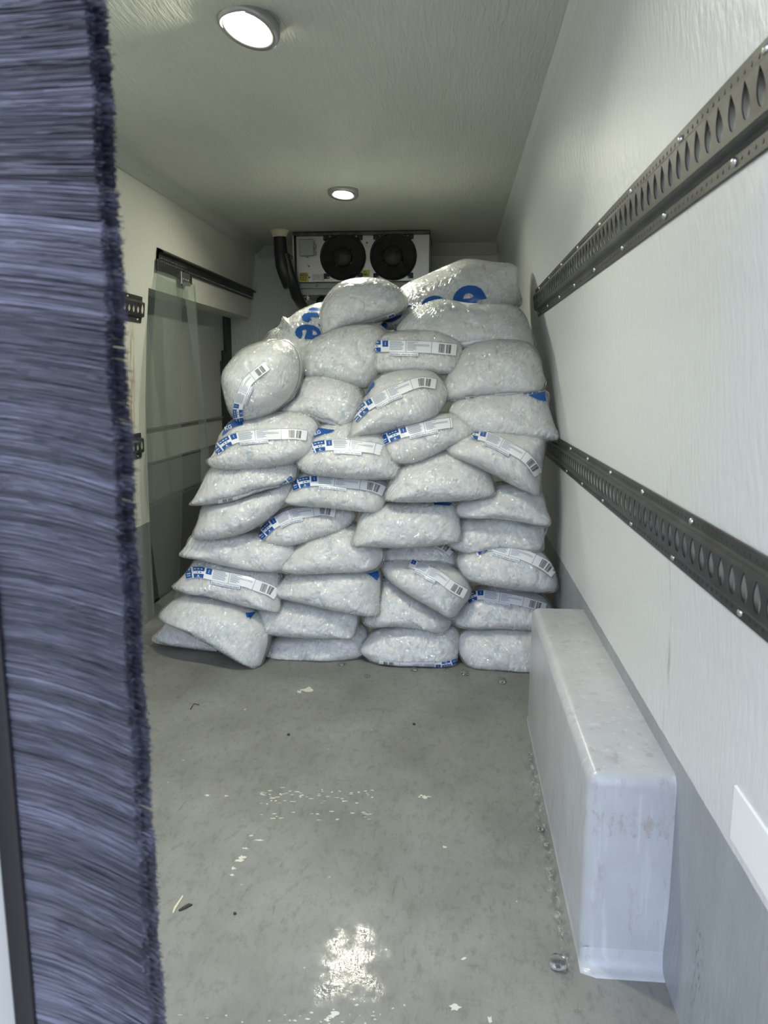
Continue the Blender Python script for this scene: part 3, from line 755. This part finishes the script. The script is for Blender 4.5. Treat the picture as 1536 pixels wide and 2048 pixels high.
def ice_bag(poly, dy=0., label='', lean=.42, depth=.27, bulge=None, film=0, frost=1.):
    global _seed
    _seed += 1
    poly = np.array(poly, float); cy = poly[:, 1].mean()
    Y = 2.63 + max(0., 870 - cy) * .0010 + dy
    bg_ = BagShape(poly, Y, lean, bulge, depth, _seed)
    zmin = bg_.film[:, 1].min()
    root = empty('ice_bag', (float(bg_.c0[0]), float(bg_.c[1]), float(max(zmin, 0)))); tag(root, label, 'bag of ice', 'bags of ice stacked in the van')
    O = np.array(root.location)
    # ice: fine front skin with tubes, the film clings to the same tubes; coarse body behind
    nu = int(np.clip(bg_.half[0] * 2 / .0028, 60, 160)); nv = int(np.clip(bg_.half[1] * 2 / .0028, 40, 120))
    r = bg_.rng; X, Z, rho, Q = bg_.disc(nu, nv, 'ice', .985); Xf, Zf, rf, Qf = bg_.disc(nu, nv, 'film')
    x0, x1, z0, z1 = Xf.min(), Xf.max(), Zf.min(), Zf.max()
    st, sf = np.zeros_like(X), np.zeros_like(Xf)
    for k in range(int((x1 - x0) * (z1 - z0) / .00021)):
        cx, cz, a = r.uniform(x0, x1), r.uniform(z0, z1), r.uniform(0, math.pi)
        ring_, R0, el, Lh, am = r.random() < .42, r.uniform(.0095, .0132), r.uniform(.75, 1.), r.uniform(.010, .020), r.uniform(.45, 1.)
        for XX, ZZ, acc, soft in ((X, Z, st, 1.), (Xf, Zf, sf, 1.5)):
            sx_ = XX - cx; sz_ = ZZ - cz; p = sx_ * math.cos(a) + sz_ * math.sin(a); q = -sx_ * math.sin(a) + sz_ * math.cos(a)
            if ring_: hh = .0050 * np.clip(1 - ((np.hypot(p, q / el) - R0 * .72) / (R0 * .36 * soft)) ** 2, 0, 1) ** (.5 * soft)
            else: hh = .0062 * np.clip(1 - (q / R0) ** 2, 0, 1) ** .5 * np.clip((Lh - abs(p)) / (.0016 * soft * soft), 0, 1)
            np.maximum(acc, hh * am, out=acc)
    h = bg_.front(X, Z, 'ice') - .0045 + (st - .003) * frost * (1 - rho ** 5)
    hf = bg_.front(Xf, Zf) + (sf - .002) * .35 * frost * (1 - rf ** 5)
    W = bg_.world(X, Z, h) - O
    Xb, Zb, rb, Qb = bg_.disc(40, 28, 'ice', .985)
    hb = -(bg_.D - .02) * np.power(1 - rb ** 2.6, .6)
    Wb = bg_.world(Xb, Zb, hb + .0) - O
    io = npmesh('ice', np.concatenate([W, Wb]), np.concatenate([Q, Qb[:, ::-1] + len(W)]), M_ice, root)
    ta = io.data.attributes.new('tube', 'FLOAT', 'POINT'); ta.data.foreach_set('value', np.concatenate([np.clip(st / .005, 0, 1), np.full(len(Wb), .6)]).astype(np.float32))
    Wf = bg_.world(Xf, Zf, hf) - O
    Wk = bg_.world(Xf, Zf, -bg_.D * np.power(1 - rf ** 2.6, .6) - .0002) - O
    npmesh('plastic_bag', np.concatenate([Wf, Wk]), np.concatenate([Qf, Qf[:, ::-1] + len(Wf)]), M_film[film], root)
    return bg_, root
_seed = 0
def cp(sc, ox, oy, pts): return [(ox + x / sc, oy + y / sc) for x, y in pts]
# bottom course, on the floor
ice_bag([(306,1282),(325,1256),(345,1241),(420,1248),(500,1288),(520,1308),(460,1304),(380,1296)], .06, 'ice bag at the lower left floor corner, mostly hidden under a slanting bag', film=0)
ice_bag([(526,1312),(530,1300),(549,1274),(600,1262),(680,1254),(722,1246),(734,1262),(736,1290),(729,1310),(681,1323),(586,1326),(540,1323)], .03, 'plain ice bag flat on the floor, second from left in bottom row', film=1)
b, r = ice_bag([(718,1300),(732,1278),(757,1256),(815,1245),(872,1247),(905,1250),(919,1264),(919,1290),(913,1322),(898,1333),(815,1332),(752,1326),(729,1312)], .0, 'ice bag in mid bottom row with its printed band along the floor', film=0)
add_label(b, r, [(914,1321),(882,1329),(815,1330),(757,1325)], 10)
ice_bag([(913,1290),(922,1264),(950,1253),(1010,1248),(1095,1252),(1116,1275),(1112,1335),(1085,1352),(1020,1347),(958,1339),(928,1326)], .0, 'plain ice bag on the floor beside the wheel arch box', film=1)
# second course
b, r = ice_bag([(320,1233),(325,1220),(357,1195),(383,1185),(440,1192),(500,1210),(532,1240),(540,1275),(530,1310),(522,1330),(509,1332),(472,1312),(429,1287),(357,1250),(331,1240)], -.04, 'slanting ice bag at lower left, sliding down onto the floor', film=1)
add_print(b, r, [[(499,1217),(515,1220),(506,1231)]])
ice_bag([(486,1254),(506,1229),(522,1212),(560,1196),(620,1200),(700,1214),(718,1232),(708,1274),(695,1277),(586,1274),(543,1269),(505,1262)], -.015, 'plain ice bag lying on the bottom row\'s second bag', film=1)
ice_bag([(725,1240),(738,1205),(752,1170),(768,1150),(815,1172),(870,1205),(902,1232),(905,1246),(886,1268),(855,1256),(786,1250),(743,1253)], .02, 'plain ice bag squeezed under the diagonal banded bag, low in the middle', film=2)
b, r = ice_bag([(904,1242),(926,1205),(945,1182),(1000,1172),(1075,1184),(1100,1206),(1110,1238),(1098,1260),(1000,1255),(930,1256)], .02, 'lowest banded ice bag at right, directly behind the wheel arch box', film=2)
add_label(b, r, [(934,1198),(958,1189),(997,1193.5),(1047,1203),(1069,1209),(1092,1216)], 20, (.6, 7.35))
# third course
b, r = ice_bag([(345,1174),(358,1160),(372,1145),(392,1120),(425,1112),(500,1118),(556,1135),(563,1180),(562,1220),(552,1223),(501,1214),(443,1198),(400,1188),(374,1187)], -.01, 'lowest banded ice bag at left, its whole band sloping down to the barcode', film=2)
add_label(b, r, [(371,1147),(400,1144),(449,1154),(490,1162),(512,1170),(540,1180),(555,1190)], 23)
b, r = ice_bag([(546,1181),(560,1165),(576,1150),(605,1138),(700,1132),(745,1134),(762,1148),(760,1190),(758,1229),(735,1231),(672,1221),(600,1204),(560,1195)], -.02, 'ice bag without band but a blue printed upper right corner, low centre', film=1)
add_print(b, r, [cp(3.49, 700, 1080, [(105,222),(190,200),(205,250),(190,282),(150,250)])])
b, r = ice_bag([(764,1140),(772,1122),(815,1118),(880,1122),(925,1142),(940,1165),(942,1190),(925,1212),(905,1238),(872,1219),(815,1187),(780,1163)], -.01, 'diagonal ice bag low in the middle, its band running down to the right', film=1)
add_label(b, r, [(820,1124),(846,1134),(860,1143),(880,1154),(898,1168),(915,1179),(932,1188)], 21, (1.5, 7.35))
b, r = ice_bag([(910,1116),(925,1104),(952,1092),(981,1078),(1040,1082),(1081,1100),(1103,1128),(1113,1150),(1115,1177),(1093,1184),(1015,1176),(944,1163),(923,1147)], -.01, 'large ice bag low by the right wall, full barcode at its corner', film=0)
add_label(b, r, [(950,1102),(965,1094),(981.5,1090),(1003,1096),(1019,1101),(1042,1107),(1067,1118),(1090,1130),(1110,1146)], 23, (.5, 7.35))
# fourth course
b, r = ice_bag([(755,1122),(762,1095),(800,1080),(880,1080),(905,1098),(915,1136),(850,1134),(790,1130)], .05, 'sunken ice bag right of centre, only the band\'s barcode end showing', film=1)
add_label(b, r, [(868,1082),(888,1092),(906,1105)], 20, (5.6, 7.35))
ice_bag([(360,1111),(372,1092),(386,1070),(440,1058),(520,1068),(585,1085),(592,1105),(575,1130),(555,1144),(500,1141),(440,1129),(400,1119)], -.02, 'plain ice bag directly above the lowest banded left bag, rounded pointed corner', film=1)
ice_bag([(549,1137),(570,1115),(587,1096),(620,1072),(680,1050),(720,1055),(765,1088),(768,1118),(745,1143),(660,1145),(590,1148)], -.01, 'plain ice bag resting on the one with the blue printed corner', film=0)
ice_bag([(895,1086),(908,1055),(920,1030),(1000,1024),(1088,1044),(1088,1078),(1080,1104),(1000,1098),(940,1108),(912,1100)], .02, 'plain ice bag resting on the full barcode bag by the right wall', film=1)
# fifth course
b, r = ice_bag([(515,1084),(520,1065),(530,1044),(553,1024),(600,1008),(690,1008),(714,1024),(706,1045),(680,1064),(620,1082),(573,1094),(540,1092)], .015, 'small ice bag left of centre, band curving steeply up from lower left', film=2)
add_label(b, r, [(518,1073),(538,1054),(553,1043),(583,1029),(624,1023),(646,1020),(672,1025)], 21)
ice_bag([(386,1072),(396,1042),(411,1006),(460,992),(540,972),(588,958),(592,985),(568,1010),(530,1044),(480,1068),(420,1080)], -.01, 'plain ice bag at left edge, tilted up, under the thin banded bag', film=2)
b, r = ice_bag([(703,1090),(712,1060),(725,1022),(760,1008),(840,1000),(908,1004),(920,1042),(922,1076),(909,1085),(818,1095),(740,1093)], -.03, 'broad central ice bag with a sliver of blue print along its top', film=1)
add_print(b, r, [[(868,1003.5),(880,1003),(905,1006),(900,1011),(868,1009)]])
ice_bag([(912,1028),(915,1005),(960,985),(1000,968),(1052,968),(1083,985),(1094,1020),(1102,1042),(1092,1053),(1052,1045),(1000,1036),(935,1037)], -.02, 'plain ice bag by the right wall under the steeply sloping band', film=1)
# sixth course
b, r = ice_bag([(380,1009),(390,993),(400,975),(418,940),(440,925),(520,915),(590,918),(596,945),(582,965),(520,983),(464,1001),(420,1008)], -.03, 'ice bag with sharp lower left corner, thin band along its underside', film=2)
add_label(b, r, [(584,954),(560,974),(520,984),(470,997),(436,1004)], 8)
b, r = ice_bag([(567,1004),(575,990),(588,968),(602,942),(650,935),(720,940),(776,962),(775,990),(768,1012),(755,1025),(725,1023),(650,1015),(590,1011)], -.01, 'central ice bag with complete band, directly below another banded bag', film=2)
add_label(b, r, [(584,972),(612,963),(657,961),(699,966),(723,969),(748,974),(769,983)], 21)
ice_bag([(770,996),(777,968),(795,935),(840,912),(892,895),(940,915),(975,938),(991,976),(983,993),(922,1001),(818,1004),(782,1002)], -.03, 'large plain ice bag peaked at its top, under two banded bags', film=1)
# seventh course
b, r = ice_bag([(412,921),(428,908),(434,885),(445,862),(470,838),(520,826),(600,822),(635,842),(640,872),(628,905),(580,928),(520,936),(464,939),(430,936)], -.02, 'ice bag under the round one, band with barcode, blue KG strip', film=0)
add_label(b, r, [(430,903),(441,893),(454,884),(475,875),(514,870),(564,868),(590,868),(615,871)], 21)
add_print(b, r, [cp(5.69, 410, 600, [(190,1550),(215,1480),(270,1400),(350,1352),(385,1350),(440,1412),(400,1425),(310,1450),(240,1510)])], 'blue_strip')
add_text(b, r, 'KG', 451, 861, 1, -.38, 11, M_whiteink)
b, r = ice_bag([(590,926),(600,908),(614,890),(625,862),(655,848),(720,846),(770,860),(792,900),(802,940),(782,957),(706,957),(640,951),(610,945)], -.02, 'banded ice bag left of centre, its barcode end hidden, blue strip above', film=1)
add_label(b, r, [(624,897),(640,892),(682,889),(724,893),(747,896),(764,901)], 22, (.4, 5.95))
add_print(b, r, [cp(5.69, 410, 600, [(1225,1570),(1240,1500),(1290,1450),(1400,1470),(1480,1475),(1440,1505),(1330,1530)])], 'blue_strip')
add_text(b, r, 'KG', 630, 871, 1, -.42, 10, M_whiteink)
b, r = ice_bag([(760,882),(765,855),(785,840),(850,828),(920,826),(958,845),(955,868),(930,885),(896,896),(844,922),(795,928),(768,916)], -.0, 'ice bag right of centre, band tilted slightly up, barcode hidden', film=2)
add_label(b, r, [(763,881),(795,868),(836,857),(875,849),(904,845)], 21, (0, 5.5))
b, r = ice_bag([(890,896),(905,876),(948,862),(1010,858),(1086,868),(1092,900),(1082,945),(1079,981),(1071,989),(1026,970),(974,942),(922,921),(897,908)], -.03, 'right edge ice bag with band sloping steeply down beside lower rail', film=0)
add_label(b, r, [(943,867),(968,872),(990,880),(1008,889),(1029,901),(1050,914),(1065,930),(1078,950)], 21, (.9, 7.35))
# eighth course
b, r = ice_bag([(548,826),(570,805),(587,795),(600,764),(620,750),(660,748),(712,766),(730,800),(722,830),(706,850),(693,860),(665,852),(615,835)], .01, 'shiny ice bag between round bag and long banded bag, band folded beneath', film=1)
add_label(b, r, [(694,860),(665,852),(640,843),(614,832)], 12)
b, r = ice_bag([(690,880),(700,858),(710,832),(728,797),(750,758),(790,742),(840,738),(872,746),(893,775),(896,795),(884,818),(860,844),(800,858),(745,870)], -.03, 'large central ice bag, long band rising to a barcode at upper right', film=0)
add_label(b, r, [(706,838),(724,819),(741,807),(758,798),(777,787),(799,779),(823,769),(846,764),(873,768)], 21)
add_print(b, r, [cp(7.31, 690, 740, [(290,380),(350,270),(400,165),(430,180),(420,230),(370,290),(300,380)])])
b, r = ice_bag([(896,831),(903,808),(930,792),(1000,782),(1090,782),(1098,815),(1108,848),(1120,876),(1091,882),(1000,878),(950,873),(905,852)], .0, 'right edge ice bag with a blue corner, just above the lower rail', film=1)
add_print(b, r, [[(1056,790),(1089,783),(1093,803),(1078,800)]])
# ninth course
b, r = ice_bag([(446,770),(446,750),(455,732),(485,700),(534,682),(576,682),(598,705),(602,747),(588,790),(546,826),(506,839),(477,842),(458,818)], -.10, 'big round ice bag at left, crumpled band running up its face', lean=.1, film=1, bulge=.13)
add_label(b, r, [(480,846),(476,823),(480,800),(489,778),(497,762),(514,747),(535,731)], 20)
b, r = ice_bag([(600,725),(606,703),(626,680),(660,662),(706,650),(760,652),(782,685),(778,730),(745,768),(728,776),(690,769),(640,759),(606,755)], .0, 'plain bright ice bag directly under the domed top bag', film=1)
b, r = ice_bag([(722,715),(733,694),(760,672),(800,662),(870,662),(912,678),(928,702),(922,736),(893,749),(830,747),(770,747),(735,740)], -.03, 'highest banded ice bag, level band with barcode at right end', film=2)
add_label(b, r, [(730,704),(745,694),(762,692),(812,693),(863,695),(914,700)], 24, (.1, 7.35))
b, r = ice_bag([(884,778),(892,755),(910,725),(926,698),(960,684),(1000,680),(1057,686),(1080,715),(1085,740),(1092,768),(1074,790),(1020,794),(960,797),(891,801)], -.02, 'large ice bag near upper right wall, thin band along its underside', film=1)
add_label(b, r, [(1076,788),(1040,791),(1000,793),(930,798)], 9)
# top
b, r = ice_bag([(780,690),(790,660),(800,645),(820,625),(858,605),(893,599),(935,608),(1015,609),(1046,626),(1063,668),(1070,694),(1000,702),(850,702)], .02, 'wide ice bag with loose clear film, second from top at right', film=1)
add_label(b, r, [(1000,687),(960,686),(916,691)], 10, (1.9, 5.4))
add_print(b, r, [cp(6.4, 760, 560, [(150,610),(205,600),(215,650),(185,672),(150,665)])])
b, r = ice_bag([(755,662),(775,630),(800,578),(850,552),(900,530),(935,520),(990,526),(1030,534),(1036,575),(1042,608),(1000,630),(920,645),(830,655)], .16, 'topmost right ice bag with large blue letters on its front', film=1)
add_print(b, r, [cp(6.4, 760, 560, [(930,260),(945,200),(985,140),(1050,90),(1130,68),(1220,75),(1290,110),(1335,170),(1368,240),(1250,262),(1210,330),(960,330)]), cp(6.4, 760, 560, [(1065,245),(1070,205),(1090,178),(1140,168),(1180,185),(1200,212),(1150,235)])])
add_print(b, r, [cp(6.4, 760, 560, [(530,300),(580,240),(640,212),(700,200),(770,210),(840,255),(838,330),(540,340)])])
for pc in ([(280,365),(400,312),(405,335),(285,388)], [(190,465),(230,430),(285,410),(292,430),(260,480),(200,520),(130,545),(90,535),(140,500)],
           [(105,460),(225,385),(235,400),(120,480)], [(40,520),(100,490),(150,480),(100,530)], [(20,560),(70,545),(105,590),(70,630),(20,635)]):
    add_print(b, r, [cp(6.4, 760, 560, pc)], 'blue_print')
b, r = ice_bag([(520,720),(535,668),(560,652),(566,633),(574,640),(602,620),(650,606),(690,630),(690,690),(640,730)], .20, 'ice bag behind the round one, large blue letters turned sideways', film=2)
e_ = [(1075,437),(1035,405),(1025,365),(1045,320),(1090,290),(1160,278),(1240,290),(1295,325),(1328,375),(1330,420),(1285,458),(1130,440),(1165,340),(1140,330),(1105,350),(1112,395),(1095,437)]
add_print(b, r, [cp(5.69, 410, 600, e_), cp(5.69, 410, 600, [(1225,335),(1265,360),(1280,390),(1250,402),(1222,395)])])
for pc in ([(1110,225),(1100,190),(1130,155),(1190,140),(1280,145),(1310,200),(1230,195),(1195,200),(1215,220),(1180,255),(1140,248)], [(1285,262),(1320,285),(1335,330),(1300,300)], [(1185,100),(1220,85),(1320,92),(1320,125),(1180,118)]):
    add_print(b, r, [cp(5.69, 410, 600, pc)])
b, r = ice_bag([(641,652),(640,620),(655,590),(680,567),(715,557),(760,559),(798,576),(814,600),(806,624),(765,640),(700,658),(650,675)], .0, 'domed bright ice bag atop the stack in front of the fans', film=1, lean=.2)
add_label(b, r, [(790,628),(750,643),(712,652)], 7, (1.5, 4.6))

# ------------------------------------------------------------------ loose ice on the floor
M_clear = Mat('clear_melting_ice', (.9, .94, .95), .06)
M_clear.b.inputs['Transmission Weight'].default_value = .92; M_clear.b.inputs['IOR'].default_value = 1.25
def onfloor(px, py, z=0.):
    d = ray(px, py); t = (z - 1) / d[2]; p = EYE + d * t; return p[0], p[1]
def ice_piece(px, py, r, label, hole=True):
    x, y = onfloor(px, py); a = rng.uniform(0, 3.14)
    b = MB(); h_ = r * 1.1
    n = 20; prof = [(r * .30, .002), (r * .86, .0015), (r, r * .2), (r * .98, h_ * .8), (r * .84, h_), (r * .34, h_ * .96), (r * .26, h_ * .8), (r * .30, .002)] if hole else [(.0003, .0005), (r * .8, .0008), (r, r * .4), (r * .85, r * .8), (.0003, r)]
    b.ring((x, y, 0), (0, 0, 1), prof, n)
    for v in b.bm.verts:
        v.co.x += math.sin(v.co.z * 200 + v.co.y * 90) * r * .06; v.co.y += math.cos(v.co.x * 150 + a) * r * .06
    o = b.build('ice_piece', M_clear, smooth=True); tag(o, label, 'piece of ice', 'loose ice pieces on the floor'); return o
ice_piece(1115, 1933, .0145, 'largest loose ice tube on the floor by the near corner of the wheel arch box')
ice_piece(1080, 1660, .0085, 'small loose ice piece on the floor against the side of the wheel arch box')
ice_piece(930, 1349, .013, 'loose ice tube before the gap between the two right bottom bags')
ice_piece(1004, 1365, .013, 'loose ice ring on the floor in front of the bottom right bag')
ice_piece(893, 1341, .007, 'tiny ice piece on the floor under the corner of the middle bottom bag', False)
ice_piece(829, 1341, .011, 'loose ice chip at the front edge of the middle bottom bag', False)
ice_piece(734, 1354, .010, 'melting ice piece alone on the floor below the gap left of the middle bottom bag', False)
ice_piece(440, 1308, .013, 'loose ice tube on the floor under the slanting left bag')
ice_piece(293, 1430, .010, 'ice piece at the end of the curved scuff by the brush', False)
ice_piece(683, 1330, .012, 'ice chip on the floor at the lower front of the second bottom bag', False)
# litter
def flake(px, py, pts, mat, label, cat, name, hgt=.0012):
    """thin solid scrap lying on the floor; pts are picture points"""
    q = [onfloor(*p) for p in pts]; n = len(q)
    V = [(x, y, .0003) for x, y in q] + [(x, y, hgt) for x, y in q]
    o = meshobj(name, V, [tuple(range(n))[::-1], tuple(range(n, 2 * n))] + [(i, (i + 1) % n, n + (i + 1) % n, n + i) for i in range(n)], mat)
    tag(o, label, cat); return o
M_chip = Mat('cream_bare_patch', (.66, .64, .56), .5)
M_dark = Mat('dark_litter', (.03, .03, .028), .6)
M_straw = Mat('pale_straw', (.62, .60, .42), .6)
flake(0, 0, [(357,1822),(364,1817),(377,1809),(385,1811),(372,1818),(360,1823)], M_dark, 'small dark scrap on the floor beside the pale sliver near the brush', 'scrap', 'dark_scrap', .003)
flake(0, 0, [(345,1826),(348,1816),(365,1792),(367,1794),(352,1818),(347,1828)], M_straw, 'thin pale sliver on the floor near the brush', 'sliver', 'pale_sliver', .002)
b = MB(); x1, y1 = onfloor(381, 1420); x2, y2 = onfloor(398, 1411); x3, y3 = onfloor(388, 1409)
b.tube([(x1, y1, .002), ((x1 + x3) / 2, (y1 + y3) / 2, .004), (x3, y3, .003), (x2, y2, .002)], .0013, 6)
tag(b.build('bent_fibre', M_dark), 'bent dark fibre on the floor at the left below the stack', 'scrap')
for (px, py, s_, lb) in ((577,1470,3.0,'dark crumb on the open floor below the second bottom bag'), (470,1828,3.2,'dark crumb on the floor right of the dark scrap'), (828,1449,3.,'dark crumb on the floor in line with the middle bottom bag')):
    flake(0, 0, [(px + s_ * math.cos(t) * (1 + .3 * math.sin(3 * t)), py + s_ * .6 * math.sin(t)) for t in np.linspace(0, 6.28, 8, endpoint=False)], M_dark, lb, 'crumb', 'floor_crumb', .003)
# paint chipped off the floor: part of the floor itself
ch = np.random.default_rng(5); V = []; Fc = []
def chip(px, py, rx, ry):
    n = 11; k = len(V); j = ch.uniform(.35, 1.25, n)
    for i in range(n):
        t = 2 * math.pi * i / n; x, y = onfloor(px + rx * j[i] * math.cos(t), py + ry * j[i] * math.sin(t)); V.append((x, y, .0006))
    Fc.append(tuple(range(k, k + n)))
for c_ in ((611,1380,15,6),(599,1383,6,3),(850,1594,12,4),(843,1592,5,3),(517,1681,11,2),(484,1715,8,5),(478,1722,10,3),(467,1737,5,3),(465,1750,6,2),(490,1697,8,2),(503,1672,4,2),
           (890,1694,5,3),(928,1918,6,4),(910,2015,12,8),(668,2030,13,9),(655,2040,8,5),(590,2042,6,3),(980,2040,6,8),(490,1419,4,1.5),(452,1592,4,1.5),(415,1591,6,2),(366,1521,3,1)): chip(*c_)
for i in range(75):
    chip(ch.uniform(520, 750), ch.choice([1584, 1592, 1603, 1635]) + ch.normal(0, 5), ch.uniform(2, 7), ch.uniform(.5, 1.6))
for i in range(26): chip(700 + ch.normal(0, 55), 2000 + ch.normal(0, 40), ch.uniform(1, 5), ch.uniform(.6, 2.2))
for i in range(20): chip(560 + ch.normal(0, 130), 2042 + ch.normal(0, 6), ch.uniform(2, 6), ch.uniform(.8, 2))
meshobj('paint_chips', V, Fc, M_chip, fl)

# ------------------------------------------------------------------ brush strip seal at the door edge
def brush():
    YB0, TH = .500, .022
    zb, zt = .30, 1.45
    r = empty('brush_strip', (-.33, YB0, zb)); tag(r, 'tall navy black bristle brush strip standing upright at the left edge of the rear doorway', 'brush strip')
    O = np.array(r.location)
    MB().box((-.334, YB0 - .004, zb), (-.318, YB0 + TH + .004, zt), .002).build('backing_channel', M_black, r)
    g = np.random.default_rng(21); N = 34000
    z = g.uniform(zb, zt, N); back = g.random(N) < .3          # two rows of bristle with a gap between
    y = np.where(back, YB0 + TH - .006 * g.random(N), YB0 + .008 * g.random(N))
    # clumps: neighbours share their droop and length
    cl = (z * 140).astype(int); cr = g.normal(0, 1, cl.max() + 2)
    zz_ = z * 9
    droop = .010 + .035 * np.clip((1.05 - z) / .6, -.3, 1) + .0010 * cr[cl] + g.normal(0, .0016, N) + .003 * np.sin(zz_ * 3.1) * np.sin(zz_)
    Ln = .0945 + .0008 * np.sin(z * 60) + .0004 * cr[cl] + g.normal(0, .0006, N) + back * .0035 + (g.random(N) < .025) * g.uniform(0, .0045, N)
    tone = np.clip(.42 + .2 * cr[cl] + g.normal(0, .16, N), 0, 1)
    K, R = 5, 3
    t = np.linspace(0, 1, K)
    P = np.zeros((N, K, R, 3)); rad = g.uniform(.00028, .00048, N)
    xs = -.322 + Ln[:, None] * t; zs = z[:, None] - droop[:, None] * t ** 1.4
    ys = y[:, None] + (g.normal(0, .0022, N))[:, None] * t ** 2
    ys = np.maximum(ys, YB0 - .004)
    for k in range(R):
        a = 2 * math.pi * k / R + .5
        P[:, :, k, 0] = xs; P[:, :, k, 1] = ys + rad[:, None] * math.cos(a); P[:, :, k, 2] = zs + rad[:, None] * math.sin(a)
    idx = np.arange(N * K * R).reshape(N, K, R); q = []
    for k in range(R):
        k2 = (k + 1) % R
        q.append(np.stack([idx[:, :-1, k], idx[:, 1:, k], idx[:, 1:, k2], idx[:, :-1, k2]], -1).reshape(-1, 4))
    o = npmesh('bristles', P.reshape(-1, 3) - O, np.concatenate(q), M_brush, r)
    at = o.data.attributes.new('tone', 'FLOAT', 'POINT'); at.data.foreach_set('value', np.repeat(tone, K * R).astype(np.float32))
    o['kind'] = 'stuff'
brush()
b = MB(); b.box((-.60, .470, .15), (-.334, .545, 1.60), .006)
tag(b.build('white_door_frame', M_white), 'white rear door frame edge at the far left holding the brush strip', 'door frame')
